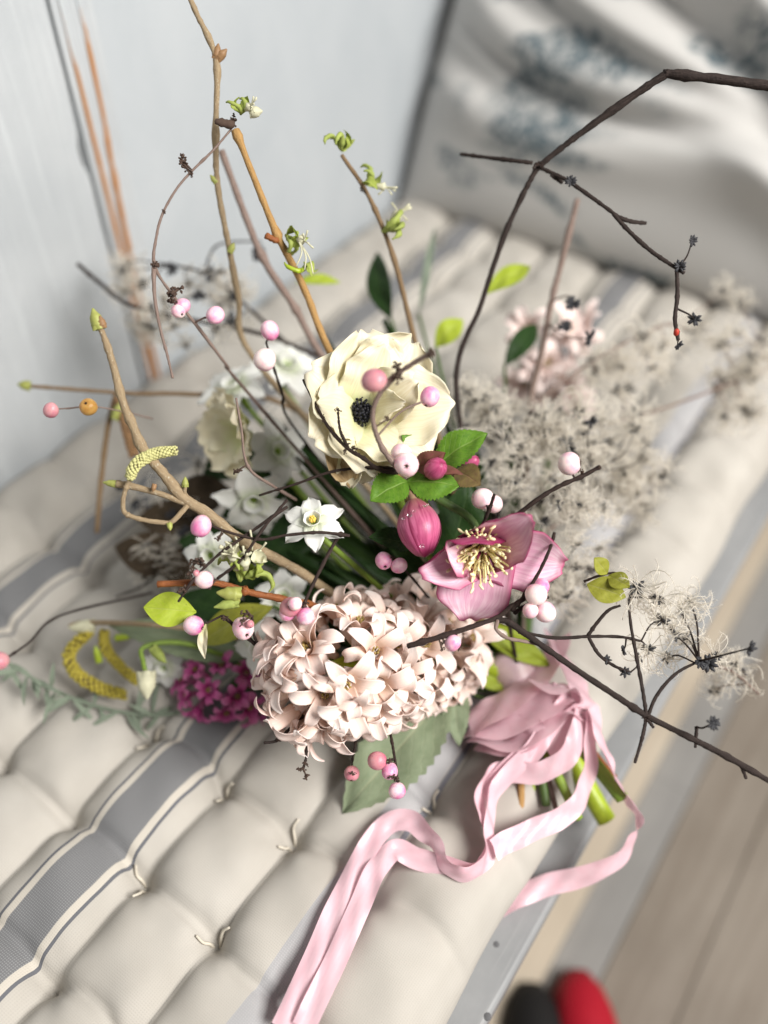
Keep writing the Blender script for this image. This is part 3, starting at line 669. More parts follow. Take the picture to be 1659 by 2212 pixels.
for k, el, off in ((9, .55, .3), (6, 1.02, .1), (1, 1.57, 0)):
    for i in range(k):
        a = 2*PI*(i+off)/k; r_ = hx*math.cos(a)+hz*math.sin(a); dr = nrm(r_*math.cos(el)+ha*math.sin(el)+rng.standard_normal(3)*.16)
        floret(hy, HT+dr*random.uniform(.026, .031), dr, FM_BLUSH, random.uniform(.95, 1.1)); cnt += 1
# ---- white florets of a second spike behind the first
h2 = thing('hyacinth', 'small white hyacinth spike behind the large blush one near the ribbon', 'hyacinth', P(1010, 1380, .535)); 
for (x, y, d, sx, sy) in ((1010, 1380, .525, .6, .3), (1000, 1430, .525, .7, -.4), (960, 1340, .53, .3, .6), (1020, 1335, .54, .8, .5), (985, 1470, .535, .4, -.7)):
    floret(h2, P(x, y, d), S(sx, sy, .8), (FM_BLUSH[0], FM_BLUSH[1], FM_BLUSH[2]), .95)
stem_to_hub(P(1000, 1400, .545), .004, STEMG, h2, .0)
# ---- magenta hyacinth, low and blurred
mg = thing('hyacinth', 'magenta pink hyacinth low at the left, behind the blush head', 'hyacinth', P(480, 1490, .54))
for (x, y, d, sx, sy) in ((430, 1450, 0.547, -.5, .5), (480, 1440, 0.542, 0, .4), (530, 1455, 0.542, .3, .3), (410, 1500, 0.552, -.7, 0), (455, 1490, 0.537, -.2, .1), (510, 1500, 0.537, .3, -.1), (430, 1530, 0.552, -.4, -.6), (490, 1530, 0.547, .1, -.6), (535, 1520, 0.542, .5, -.5), (550, 1545, 0.557, .5, -.8), (400, 1470, 0.562, -.9, .3)):
    floret(mg, P(x, y, d), S(sx, sy, .7), FM_MAG, random.uniform(.58, .74))
stem_to_hub(P(500, 1480, .55), .004, STEMD, mg, .0)
# ---- pale pink blurred hyacinth on the far right
pk = thing('hyacinth', 'pale pink hyacinth far back behind the grey seed fluff', 'hyacinth', P(1210, 810, .69)); FM_PK = floret_meshes(PALEPINK, 'pale')
for i in range(13):
    floret(pk, P(1215+random.uniform(-75, 75), 800+random.uniform(-90, 80), .68+random.uniform(-.015, .015)), S(random.uniform(-.6, .6), random.uniform(-.3, .8), .8), FM_PK, 1.1)
stem_to_hub(P(1210, 840, .70), .004, STEMD, pk, .03)

# ---- cream anemone in the middle
sp = [(8, 1.12, 1.2, 50, 8), (62, 1.0, 1.15, 46, 0), (118, .94, 1.1, 42, -6), (170, .98, 1.15, 46, 0), (222, 1.12, 1.2, 52, 10), (272, 1.25, 1.2, 54, 14), (325, 1.22, 1.2, 52, 8),
      (345, 1.0, 1.0, 62, 24), (262, .84, .5, 82, 60), (298, .98, .8, 70, 44), (92, .84, .95, 52, 10)]
anemone('anemone', 'cream anemone with ruffled petals and black centre in the middle of the bouquet', 778, 896, .484, S(.36, .16, .91), 158, CREAM, sp, stem=True)
wp = thing('withered_petal', 'browned curled petals hanging below the cream anemone', 'petal', P(745, 985, .47))
for (x, y, rl, l) in ((735, 960, 195, .024), (765, 985, 172, .019), (815, 985, 150, .018)):
    part('petal', petal(l, l*.85, 20, -60, 11, 12, .6, .1, .6, .5, None, .0002), [CREAMBR if x < 760 else CREAM]*2, wp, frame(P(x, y, .474), S(-.1, .3, .95), None, rad(rl)))
# ---- second, blurred cream anemone behind on the left
sp2 = [(0, 1, .9, 30, 0), (55, 1, .9, 45, 10), (110, .95, .9, 40, 5), (165, 1, .9, 30, -5), (220, 1.05, .9, 50, 20), (285, 1.1, .95, 60, 30), (330, 1, .8, 55, 30)]
anemone('anemone', 'blurred cream anemone deep behind the hazel twig, left of centre', 525, 935, .545, S(-.5, -.1, .6), 105, CREAM, sp2, .4, centre=False)
# ---- white narcissus
narcissus('sharp white paperwhite flower with small yellow centre beside the hellebore bud', 677, 1126, .468, S(-.12, .42, .88), 70, rad(12), (4, -34))
narcissus('blurred white narcissus with drooping petals between hazel twig and paperwhite', 548, 1080, .535, S(.1, -.5, .7), 82, .3, stamen=False)
narcissus('pale blurred narcissus behind the upper left twigs above the cream anemone', 505, 835, .57, S(-.3, .5, .6), 80, .2, stamen=False)
narcissus('ghostly white narcissus among stems left of the anemone top', 620, 790, .59, S(.2, .4, .6), 75, .5, stamen=False)
narcissus('white narcissus petals glowing beside the blurred cream anemone', 600, 975, .55, S(.4, .1, .7), 78, .1, stamen=False)
narcissus('pale narcissus under the hazel twig beside the pink berry', 455, 1200, .52, S(-.2, -.1, .9), 66, .4, stamen=False)
narcissus('shaded white narcissus in the gap above the hyacinth', 612, 1290, .525, S(0, .3, .9), 68, .15, stamen=False)
narcissus('white narcissus half hidden left of the hyacinth head', 560, 1400, .515, S(-.4, -.2, .8), 66, .7, stamen=False)
narcissus('small grey-white narcissus low beside the magenta hyacinth', 355, 1440, .56, S(-.1, -.3, .8), 55, .2, stamen=False)

# ---- hellebore
HC = P(1040, 1172, .464); he = thing('hellebore', 'pink hellebore in open bloom with yellow stamens beside its crimson bud', 'hellebore', HC)
hax = S(-.14, -.40, .90); hm = frame(HC, hax, UP, 0)
for (az, l, w_, e0, e1, cup, rf) in ((170, .0420, .041, 28, -12, .25, .035), (-104, .0420, .038, 22, -14, .25, .035), (-46, .038, .034, 44, 16, .7, .05), (48, .034, .032, 64, 52, .8, .03), (100, .037, .030, 52, 26, .8, .03)):
    q = petal(l, w_, e0, e1, 15, 17, cup, rf, .72, .5, None, .0003, 0, 0, 3, 1., .55)
    part('petal', q, [HELL_IN, HELL_OUT], he, hm@Matrix.Rotation(rad(az), 4, 'Z')@Matrix.Translation((0, .003, 0)))
pc = []; pn = []
for i in range(84):
    a = i*2.4; r0 = .0028*math.sqrt(i/84)+.0006; sp_ = .0125*math.sqrt((i+1)/84); L = random.uniform(.009, .0225); dr = np.array([math.cos(a), math.sin(a)])
    p0 = np.array([*(dr*r0), .001]); p1 = np.array([*(dr*(r0+sp_*.35)), L*.55]); p2 = np.array([*(dr*(r0+sp_)+rng.uniform(-.0016, .0016, 2)), L])
    pc.append(tube([p0, p1, p2], [.0006, .0005], 5, 3)); pn.append(xf(ball((0, 0, 0), .00100, 6, 5, (1, .8, 2.0)), frame(p2, p2-p1+rng.standard_normal(3)*.006, np.array([1, 0, 0]))))
part('filament', pc, YELLOW, he, hm); part('anther', pn, ANTHER, he, hm)
pc = []
for i in range(16):
    a = i*2*PI/16; dr = np.array([math.cos(a), math.sin(a), 0]); p0 = dr*.0042; pc.append(tube([p0, p0+dr*.0018+np.array([0, 0, .002]), p0+dr*.0022+np.array([0, 0, .0048])], [.0009, .0017, .0021], 7, 3, .08))
part('nectary', pc, CRIMSON, he, hm)
part('carpel', [tube([(0.001*math.cos(a), .001*math.sin(a), 0), (.0014*math.cos(a), .0014*math.sin(a), .008), (.003*math.cos(a), .003*math.sin(a), .0145)], [.001, .0012, .0003], 6, 3) for a in (0, 2.1, 4.2)], HELL_OUT, he, hm)
ND = P(888, 1042, .468); part('stem', tube([HC-hax*.002, P(1015, 1120, .486), P(960, 1085, .487), ND], [.0022, .0024, .0026], 8, 6), STEMD, he)
part('main_stem', tube([ND, P(930, 1120, .505), P(1020, 1300, .545), HUB], [.0035, .004], 9, 8), STEMG, he)
# nodding bud
b0, b1 = P(893, 1082, .462), P(918, 1204, .452); bl = np.linalg.norm(b1-b0); bm = frame(b0, b1-b0, -FW, 0)
bd = part('bud', tube([(0, 0, bl*.02), (0, 0, bl*.97)], [.002, .002], 8, 3), BUDP, he)
bd.matrix_basis = bm
for k, a0 in enumerate((-55, 60, 178, -120, 118)):
    Lg = np.radians(np.linspace(-58, 58, 11)+a0); vv = np.linspace(.0, 1, 15); T = []
    for v_ in vv:
        r = .0117*(math.sin(PI*min(1, v_*.86+.06))**.72)*(1-.30*v_**3)*(1 if v_ < 1 else .12); rr = r*(1+.07*(k == 0)+.03*(k == 1))
        ed = 1-.03*np.abs(np.linspace(-1, 1, 11))**6
        T.append(np.stack([np.cos(Lg)*rr*ed, np.sin(Lg)*rr*ed, np.full(11, bl*(v_*1.0))], -1))
    part('bud_petal', grid(np.array(T)), BUDP, bd)
part('bud_stalk', tube([ND, P(886, 1062, .466), P(893, 1082, .462), P(896, 1096, .461)], [.0022, .0021, .0026, .0048], 9, 6), plain('bud_stalk_skin', (.30, .19, .12), .5), he)
for (x, y, r) in ((885, 1112, 5.5), (895, 1103, 3.5), (918, 1092, 4), (912, 1180, 5), (924, 1090, 2.5), (871, 1120, 3)):
    c = P(x, y, .462); vdir = nrm(c-CAM)
    part('water_drop', ball(P(x, y, .4475 if y < 1130 else .4415), r*.46/FPX, 10, 7, (1, 1, .8)), WATER, he)
# second small bud wrapped in bronze bracts
sb = part('small_bud', ball((0, 0, .006), .0058, 12, 9, (1, 1, 1.35)), BUDP, he, frame(P(930, 1022, .462), S(.35, .3, .8), None, 0))
for (bx, by, bd_, tx, ty, td, w_, nh, mt, serr, fold) in (
    (938, 1008, .470, 1053, 936, .464, .0165, S(-.3, .3, .9), LEAF, .06, .30), (880, 1040, .466, 800, 1082, .456, .0170, S(-.2, .3, .9), LEAF, .06, .25), (880, 1040, .466, 992, 1050, .460, .0175, S(.1, .4, .9), LEAF, .06, -.12),
    (890, 1180, .485, 797, 1160, .470, .0125, S(0, .5, .8), LEAFD, .06, .25), (915, 1005, .48, 868, 940, .468, .0140, S(.3, .2, .9), LEAF, .05, .5), (985, 1015, .478, 1038, 1048, .468, .0130, S(0, .2, .9), LEAFB, .06, .15),
    (915, 1030, .464, 1000, 1024, .455, .0085, S(0, .8, .6), BRACT, .03, .5), (900, 1015, .466, 962, 978, .454, .0105, S(.5, .3, .7), BRACT, .03, .4), (960, 985, .50, 1010, 930, .50, .012, S(0, .3, .9), LEAF, .05, .2),
    (960, 1240, .52, 1018, 1035, .505, .026, S(.1, .2, .9), LEAFD, .03, .2), (880, 985, .495, 905, 935, .49, .012, S(0, .1, .9), LEAF, .05, .2), (930, 985, .49, 890, 950, .49, .010, S(0, .1, .9), LEAF, .05, .2)):
    part('bract' if mt is BRACT else 'leaf', leaf_piece(P(bx, by, bd_), P(tx, ty, td), w_*1.18, nh, .08, fold, serr, 11, 30, .46), mt, he)
part('small_bud', ball((0, 0, 0), .0042, 10, 8, (1, 1, 1.4)), BUDP, he, frame(P(1016, 1000, .49), S(.6, .4, .6), None, 0))

# ---- loose leaves of the bouquet
def leaf_thing(label, b, t, w_, nh, mat, serr=0., bend=.1, fold=.2, widest=.42, wave=0., stem=False, name='leaf', twist=0., group=None):
    o = thing(name, label, 'leaf', P(*b), group); part('blade', leaf_piece(P(*b), P(*t), w_, nh, bend, fold, serr, 11, 30, widest, wave, twist), mat, o)
    if stem: stem_to_hub(P(*b), .0012, STEMD, o)
    return o
leaf_thing('large grey-green leaf with toothed edge hanging below the hyacinth', (990, 1475, .532), (740, 1757, .512), .041, S(-.1, .3, .9), SAGE, .06, .05, .22, .5, .02, True)
leaf_thing('small pale green leaf between hyacinth and pink ribbon', (975, 1465, .53), (992, 1612, .522), .017, S(.1, 0, .9), SAGE, .05, .04, .3, .4, .02, True)
leaf_thing('bright yellow-green oval leaf beside a pink berry', (424, 1322, .466), (310, 1312, .462), .0185, S(.1, .2, .9), LIME, .0, .03, .15, .52)
leaf_thing('broad dull green leaf lying low behind the catkins', (540, 1420, .545), (235, 1350, .56), .026, S(0, .6, .8), SAGE, .03, .05, .2, .4, .01, True)
leaf_thing('blurred lime leaf standing behind the clematis stem', (1040, 640, .60), (1145, 575, .60), .0155, S(-.2, .3, .9), LIME, 0, .08, .2, .6)
leaf_thing('dark blurred leaf above the anemone', (845, 690, .62), (815, 545, .63), .020, S(-.6, .3, .7), LEAFD, 0, .1, .3, .5, 0, True)
leaf_thing('slim grey-green leaf blade on the cushion behind the bouquet', (905, 680, .64), (940, 490, .67), .006, S(0, .2, .9), GREYG, 0, .04, .2, .5, 0, True)
leaf_thing('dark leaf at the right behind the vine stem', (1090, 790, .62), (1160, 700, .64), .016, S(.1, .3, .9), LEAFD, 0, .1, .2, .5, 0, True)
leaf_thing('yellow-green blurred leaf above the anemone rim', (940, 750, .60), (1000, 690, .60), .016, S(.1, .3, .9), LIME, 0, .2, .2, .5, 0, True)
leaf_thing('dim lime leaf behind the tan honeysuckle stem', (640, 610, .60), (735, 610, .61), .009, S(.1, .4, .9), LIME, 0, .1, .2, .5, 0)
leaf_thing('pale cream leaf behind the honeysuckle twig', (590, 1310, .515), (430, 1390, .53), .020, S(.1, .4, .9), OLIVE, 0, .1, .2, .5, 0, True)
leaf_thing('curled white petal leaf hanging under a pink berry', (446, 1345, .468), (442, 1423, .466), .0062, S(-.4, .1, .9), CREAM, 0, .1, .5, .5, 0, name='petal_leaf')
# strap leaves added and kept dark to stand in for shade in the bouquet's heart
k = 0
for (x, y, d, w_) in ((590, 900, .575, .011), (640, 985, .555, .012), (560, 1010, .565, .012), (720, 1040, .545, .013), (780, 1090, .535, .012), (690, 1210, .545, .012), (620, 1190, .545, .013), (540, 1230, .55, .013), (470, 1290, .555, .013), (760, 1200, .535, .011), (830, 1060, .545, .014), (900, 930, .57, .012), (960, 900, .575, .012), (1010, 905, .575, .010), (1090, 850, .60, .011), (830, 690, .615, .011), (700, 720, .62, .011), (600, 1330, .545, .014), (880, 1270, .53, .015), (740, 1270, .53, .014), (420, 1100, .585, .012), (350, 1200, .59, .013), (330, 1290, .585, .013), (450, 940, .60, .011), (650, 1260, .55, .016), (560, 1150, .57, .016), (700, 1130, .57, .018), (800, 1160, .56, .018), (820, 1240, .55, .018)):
    o = leaf_thing('added dark strap leaf standing in for shade in the heart of the bouquet', (x+(1125-x)*.9, y+(1475-y)*.9, d*.1+.556*.9), (x, y, d), w_, S(random.uniform(-.5, .5), .3, .8), STRAP_SHADE if k % 3 else LEAFD, 0, .03, .25, .6, .0, name='strap_leaf', twist=random.uniform(-.6, .6), group='added dark strap leaves that darken the heart of the bouquet'); k += 1
for i, (x, y, d, l, an) in enumerate(((520, 1150, .585, .04, 160), (530, 1270, .575, .04, 215), (550, 1190, .565, .05, 190), (540, 1330, .555, .05, 200), (620, 1060, .575, .05, 150), (560, 960, .59, .05, 140), (680, 1180, .56, .05, 170), (640, 1330, .55, .05, 220), (560, 1400, .555, .04, 185), (740, 1110, .56, .05, 160))):  # dark leaves added low down to deepen the shadow at the left
    px = l*FPX/d; leaf_thing('added dark broad leaf standing in for shade under the left side of the bouquet', (x, y, d), (x+px*math.cos(rad(an)), y+px*.7*math.sin(rad(an)), d+.004), random.uniform(.02, .028), S(random.uniform(-.4, .4), .3, .8), LEAFD, .0, .08, .2, .45, 0, True, 'shade_leaf', 0., 'added dark leaves for the shade under the left side of the bouquet')
BRSHADE = leaf_mat('shadow_brown', (.035, .024, .014), (.07, .048, .028), (.09, .065, .04), None, .7, .1)  # for dark brown leaves added in place of the bouquet's shadow
for (x, y, d, l, an, lb) in ((500, 1060, .585, .045, 160, 'added dark brown leaf standing in for shadow behind the bent hazel side twig'), (440, 1130, .59, .045, 185, 'added brown leaf for the shadow behind the pink berry on the hazel twig'), (400, 1220, .585, .05, 200, 'added dark leaf for the shadow left of the honeysuckle twig'), (480, 1240, .57, .045, 190, 'added curled brown leaf for the shadow above the yellow-green leaf'), (560, 1210, .565, .04, 200, 'added brown leaf for the shadow under the sharp paperwhite')):
    px = l*FPX/d; leaf_thing(lb, (x, y, d), (x+px*math.cos(rad(an)), y+px*.7*math.sin(rad(an)), d+.004), random.uniform(.022, .03), S(random.uniform(-.4, .4), .3, .8), BRSHADE, .04, .1, .3, .45, .03, True, 'shadow_leaf')
# grey-green foliage sprig, lower left
sg = thing('foliage_sprig', 'feathery grey-green foliage sprig lying on the cushion at the left', 'foliage', P(330, 1540, 0.560))
spn = [(-20, 1410, 0.555), (80, 1470, 0.555), (190, 1520, 0.555), (330, 1545, 0.560), (480, 1520, 0.565)]
part('stem', tube(pts(spn), [.0009, .0014], 6, 8), GREYG, sg); cc = cat(pts(spn), 10)
for i in range(44):
    q = cc[random.randrange(1, len(cc))]; e = nrm(RT*random.uniform(-.9, .5)+UP*random.uniform(-.9, .9)-FW*random.uniform(-.4, .5)); part('leaflet', leaf_piece(q, q+e*random.uniform(.012, .026), .0032, S(random.uniform(-.3, .3), .3, .9), .12, .2, 0, 5, 8), GREYG, sg)
for (a, b, c_) in (((250, 1560, 0.560), (285, 1590, 0.560), (240, 1640, 0.565)), ((300, 1550, 0.560), (300, 1600, 0.565), (230, 1560, 0.565))):
    part('tendril', tube(pts([a, b, c_]), .0008, 5, 6), GREYG, sg)

# ---- hazel: left twig with fresh bud and catkin
hz_ = thing('hazel_twig', 'pale brown hazel twig with fat bud and short catkin reaching to the left', 'twig', P(540, 1180, .475))
part('stem', tube([HUB]+pts([(800, 1330, .53), (640, 1230, .495), (525, 1168, .470), (450, 1110, .462), (400, 1078, .458), (350, 1020, .455), (308, 968, .452), (285, 915, .45), (265, 868, .448), (245, 790, .447), (225, 728, .446), (212, 700, .446)]), [.0027, .0028, .0029, .0027, .0022, .0018, .0014], 10, 8, .05, True, [(.45, .3), (.6, .35), (.68, .3), (.78, .35), (.88, .25)]), HAZEL, hz_)
part('side_stem', tube(pts([(405, 1088, .458), (350, 1068, .456), (290, 1052, .455), (252, 1045, .455)]), [.0018, .0016, .0021], 9, 6, .05), HAZEL, hz_)
part('side_stem', tube(pts([(405, 1092, .457), (378, 1122, .455), (362, 1132, .455)]), [.0014, .0012], 8, 6, .05), HAZEL, hz_)
part('side_stem', tube(pts([(365, 1130, .455), (320, 1125, .453), (285, 1116, .452), (268, 1105, .452), (266, 1080, .451), (272, 1055, .450), (281, 1035, .449)]), [.0013, .0013, .0012], 8, 7, .06, True, [(.4, .6), (.85, .5)]), HAZEL, hz_)
part('side_stem', tube(pts([(398, 1072, .457), (400, 1050, .455)]), [.0012, .0010], 7, 4, .06), HAZEL, hz_)
bud(hz_, 215, 712, .446, 200, 666, .444, 30, BUDG); bud(hz_, 222, 708, .4455, 216, 682, .443, 20, BUDBR)
bud(hz_, 255, 1046, .455, 222, 1042, .455, 17); bud(hz_, 400, 1052, .455, 400, 1030, .454, 15); bud(hz_, 366, 1130, .4535, 368, 1146, .452, 13); bud(hz_, 334, 1046, .452, 330, 1062, .451, 12, BUDBR)
def catkin_pieces(p, r, n, sc=1.):
    c = cat(p, 14); m = len(c); core = tube(p, [r*.5, r*.75, r*.8, r*.7, r*.4], 8, 8); out = [core+([1]*len(core[1]),)]; t = np.gradient(c, axis=0)
    for i in range(n):
        f = (i+.5)/n; j = f*(m-1); i0 = min(m-2, int(j)); q = c[i0]+(c[i0+1]-c[i0])*(j-i0); td = nrm(t[i0]); x = nrm(np.cross(td, [.31, .5, .8])); y_ = np.cross(td, x); a = i*2.39996
        rr = r*(.55+.45*math.sin(PI*min(1, max(0, f*.92+.06)))**.4); o = x*math.cos(a)+y_*math.sin(a)
        out.append(xf(ball((0, 0, 0), r*.34*random.uniform(.8, 1.2)*sc, 6, 4, (1, 1, .7), .12), frame(q+o*rr*.86, o+td*.5, td)))
    return out
part('catkin', catkin_pieces(pts([(281, 1032, .449), (290, 1008, .447), (315, 988, .4505), (342, 978, .452), (382, 973, .453)]), .0030, 210), [CATKIN, DRY], hz_)
# golden catkins, blurred
ct = thing('hazel_twig', 'blurred hazel twig with two curved golden catkins at the left', 'twig', P(420, 1350, .54))
part('stem', tube([HUB]+pts([(700, 1420, .55), (480, 1370, .54), (330, 1350, .53), (190, 1345, 0.555), (150, 1352, 0.555)]), [.002, .0016], 8, 8, .05), HAZEL, ct)
part('catkin', catkin_pieces(pts([(196, 1362, 0.555), (150, 1410, 0.552), (165, 1455, 0.552), (215, 1485, 0.552), (272, 1502, 0.552)]), .0036, 130, 1.5), [CATKINY, DRY], ct)
part('catkin', catkin_pieces(pts([(225, 1362, 0.557), (228, 1400, 0.557), (260, 1440, 0.557), (300, 1475, 0.557)]), .0031, 100, 1.5), [CATKINY, DRY], ct)
for (x, y, x2, y2, w_) in ((205, 1352, 148, 1356, 30), (215, 1430, 205, 1395, 17), (250, 1378, 290, 1374, 16)): bud(ct, x, y, 0.555, x2, y2, 0.552, w_, STEMLIME if w_ < 20 else CREAM_FL)
# drooping narcissus buds
nb = thing('narcissus_bud', 'white narcissus buds drooping between golden catkins and magenta flower', 'narcissus', P(300, 1390, .53))
part('stem', tube([HUB]+pts([(600, 1440, .55), (400, 1390, .535), (312, 1398, .525), (310, 1430, .522), (316, 1455, .52)]), [.0017, .0014], 7, 8), STEMG, nb)
bud(nb, 316, 1450, .52, 318, 1510, .517, 42, CREAM_FL); bud(nb, 330, 1400, .525, 358, 1432, .52, 24, GREEN_FL)
# horizontal blurred hazel, cut vertical stick, dark background twigs
hz2 = thing('hazel_twig', 'blurred slender twig running level to a bud at the far left', 'twig', P(620, 880, .595))
part('stem', tube([HUB]+pts([(850, 1050, .605), (610, 872, .595), (420, 852, .580), (290, 850, .575), (170, 842, .570), (62, 834, .565)]), [.0022, .0018, .0014, .0012], 8, 8, .06), BRN, hz2); bud(hz2, 66, 834, .565, 38, 830, .563, 22, BUDG)
part('side_stem', tube(pts([(250, 850, .575), (232, 930, .580), (218, 1040, .585), (209, 1150, .590)]), [.0016, .0020, .0017], 8, 6, .06), BRN, hz2)
part('catkin', catkin_pieces(pts([(258, 862, .575), (275, 920, .570), (290, 985, .570)]), .0040, 150), [BUDBR, DRY], hz2); bud(hz2, 250, 905, .572, 262, 868, .568, 24, BUDG)
ck = thing('cut_twig', 'brown cut twig with blunt end behind the tan honeysuckle stem', 'twig', P(690, 760, .56))
part('stem', tube([HUB]+pts([(860, 1000, .565), (690, 760, .56), (640, 670, .555), (575, 570, .545), (535, 480, .54), (478, 325, .53)]), [.002, .0022, .0022, .0020], 8, 8, .05, True, [(.5, .4), (.7, .5)]), VINEP, ck)
# ---- tall twigs at the top left
t1 = thing('tall_twig', 'tall bare grey-brown twig with small buds rising past the top edge', 'twig', P(545, 770, .55))
part('stem', tube([HUB]+pts([(800, 1060, .565), (545, 770, .55), (515, 640, .53), (492, 520, .51), (470, 400, .495), (466, 290, .485), (469, 150, .478), (455, 92, .474), (425, 30, .472), (402, -25, .47)]), [.002, .002, .0018, .0016, .0016, .0015], 8, 8, .06, True, [(.82, .4), (.6, .4), (.7, .4)]), HAZEL, t1)
bud(t1, 466, 128, .477, 472, 94, .474, 20, BUDBR); bud(t1, 470, 128, .477, 490, 106, .474, 20, BUDBR); bud(t1, 468, 395, .494, 454, 378, .492, 14, BUDG); bud(t1, 496, 545, .51, 506, 525, .508, 16, BUDG)
hs = thing('honeysuckle_twig', 'tan honeysuckle stem with dark node and curled green bud on top', 'honeysuckle stem', P(720, 780, .52))
part('stem', tube([HUB]+pts([(900, 1100, .56), (725, 785, .51), (660, 630, .497), (618, 545, .488), (600, 510, .483), (555, 400, .475), (508, 280, .468)]), [.0021, .0021, .0019, .0017], 8, 8, .04, True, [(.72, .7), (.985, .6)]), TAN, hs)
part('node', cluster_pieces(P(505, 262, .467), 20*.467/FPX, 14)+[tube(pts([(506, 268, .467), (490, 268, .466), (465, 262, .464)]), [.0018, .0022, .0018], 7, 4, .12)], DRY, hs)
part('node', [tube(pts([(604, 520, .484), (590, 517, .481), (574, 508, .479)]), [.002, .0016, .0018], 7, 4, .1)], RUST, hs)
honeysuckle(hs, 520, 246, .466, S(.6, .35, .4), 4, .0085); bud(hs, 540, 243, .464, 567, 240, .463, 26, CREAM_FL)
honeysuckle(hs, 618, 508, .483, S(.6, -.35, .5), 5, .0105); part('filament', [tube(pts([(645, 520, .478), (652+8*q, 545+6*q, .476), (640+18*q, 575+8*q, .476)]), [.0005, .0004], 5, 4) for q in range(3)], CREAM_FL, hs)
honeysuckle(hs, 660, 570, .487, S(.4, -.7, .3), 3, .010, STEMLIME, False)
h3 = thing('honeysuckle_twig', 'honeysuckle stem with three curled lime flowers right of the tan one', 'honeysuckle stem', P(895, 740, .54))
part('stem', tube([HUB]+pts([(990, 1100, .565), (898, 745, .54), (860, 590, .525), (828, 495, .515), (790, 412, .507), (738, 335, .50)]), [.002, .0018, .0014, .0012], 8, 8, .05, True, [(.55, .4), (.75, .5)]), BRN, h3)
honeysuckle(h3, 738, 325, .50, S(0, .9, .3), 5, .0115, GREEN_FL, False); honeysuckle(h3, 788, 398, .506, S(.9, .3, .3), 4, .0105); honeysuckle(h3, 826, 500, .514, S(.6, .6, .3), 6, .0125)
part('node', cluster_pieces(P(786, 410, .506), 16*.5/FPX, 10), DRY, h3)
# lower left honeysuckle twig, sharp
h4 = thing('honeysuckle_twig', 'rusty honeysuckle twig with pale green flower cluster left of the hyacinth', 'honeysuckle stem', P(625, 1297, .475))
part('stem', tube([HUB]+pts([(800, 1390, .53), (690, 1315, .49), (625, 1297, .475), (560, 1284, .468), (527, 1276, .466), (480, 1262, .464), (440, 1258, .462), (340, 1262, .458)]), [.0018, .0020, .0020, .0018, .0016, .0019], 9, 8, .05, True, [(.62, .7)]), RUST, h4)
part('node', cluster_pieces(P(527, 1272, .464), 15*.46/FPX, 9), RUST, h4)
for (x, y, d, ax, sz) in ((518, 1255, .463, S(-.1, .9, .3), .0125), (530, 1248, .461, S(.5, .8, .3), .012), (512, 1230, .460, S(.0, .9, .4), .011)): honeysuckle(h4, x, y, d, ax, 4, sz)
bud(h4, 520, 1285, .463, 468, 1280, .459, 34, BUDG); bud(h4, 515, 1300, .463, 462, 1312, .459, 24, GREEN_FL)
part('filament', [tube(pts([q, ((q[0]+r[0])/2+2, (q[1]+r[1])/2, .456), r]), [.0004, .0004, .0007], 5, 4) for q, r in (((515, 1190, .459), (486, 1170, .455)), ((545, 1190, .459), (540, 1145, .455)), ((552, 1195, .459), (575, 1172, .455)), ((505, 1185, .459), (478, 1200, .455)), ((515, 1180, .459), (508, 1160, .455)))], CREAM_FL, h4)
for (x, y) in ((545, 1205), (552, 1218), (508, 1200)): part('flower', petal(.008, .008, 20, -10, 7, 7, .8, .15), CREAM_FL, h4, frame(P(x, y, .458), S(random.uniform(-.5, .5), .3, .8), None, random.uniform(0, 6)))
part('flower', [tube(pts([(500, 1188, .46), (488, 1186, .458), (474, 1181, .456)]), [.0007, .0010, .0012], 6, 4, .1), tube(pts([(500, 1192, .46), (490, 1197, .458), (479, 1206, .456)]), [.0007, .0012, .0010], 6, 4, .1)], CREAM_FL, h4)

# ---- snowberry sprays
G = 'snowberry sprays in the bouquet'
spray('snowberry_spray', 'thin arching snowberry twig with seed tufts below the dark top node', 'snowberry', [[(520, 830, .52), (490, 790, .505), (430, 710, .482), (375, 640, .472), (334, 575, .468), (338, 510, .466), (352, 460, .465), (380, 410, .465), (412, 372, .466), (460, 325, .467), (500, 278, .468)], [(332, 575, .467), (334, 640, .464), (345, 705, .462), (362, 770, .461), (373, 817, .461)]], VINEP, (.0011, .0009, .0007, .0006),
      [(394, 661, .470, 18, B_PINK), (385, 672, .468, 16, B_PALE), (465, 681, .474, 20, B_PINK)], [(378, 630, .466, 30), (370, 650, .466, 24), (334, 572, .466, 20), (393, 345, .464, 24), (400, 358, .464, 18), (412, 374, .466, 14), (353, 458, .465, 12)], G, hub=True)
spray('snowberry_spray', 'snowberry twig with one white and one pink berry behind the left twigs', 'snowberry', [[(640, 930, .54), (610, 850, .515), (590, 790, .50), (575, 740, .495)]], VINE, (.0010, .0006), [(583, 714, .49, 21, B_PINK), (572, 777, .482, 26, B_PALE)], (), G, hub=True)
spray('snowberry_spray', 'far left snowberry twig with a pink berry and a dried orange one', 'snowberry', [[(330, 905, .535), (270, 890, .51), (200, 878, .49), (150, 882, .485), (112, 884, .48)]], VINEP, (.0005, .0004), [(110, 886, .474, 17, B_ROSE), (191, 879, .474, 20, B_DRY)], ())
spray('snowberry_spray', 'fine snowberry twig crossing in front of the anemone to paired white berries', 'snowberry', [[(870, 1020, .452), (850, 1000, .446), (822, 960, .438), (805, 905, .43), (815, 860, .424), (850, 815, .418), (885, 790, .412), (935, 760, .405)]], VINEP, (.0016, .0012, .0013), [(878, 1003, .446, 27, B_PALE, S(0, -.2, 1)), (868, 980, .452, 24, B_PALE), (808, 822, .412, 27, B_ROSE), (929, 857, .452, 22, B_PINK)], [(858, 806, .415, 34), (932, 764, .404, 28), (838, 905, .436, 12)], G)
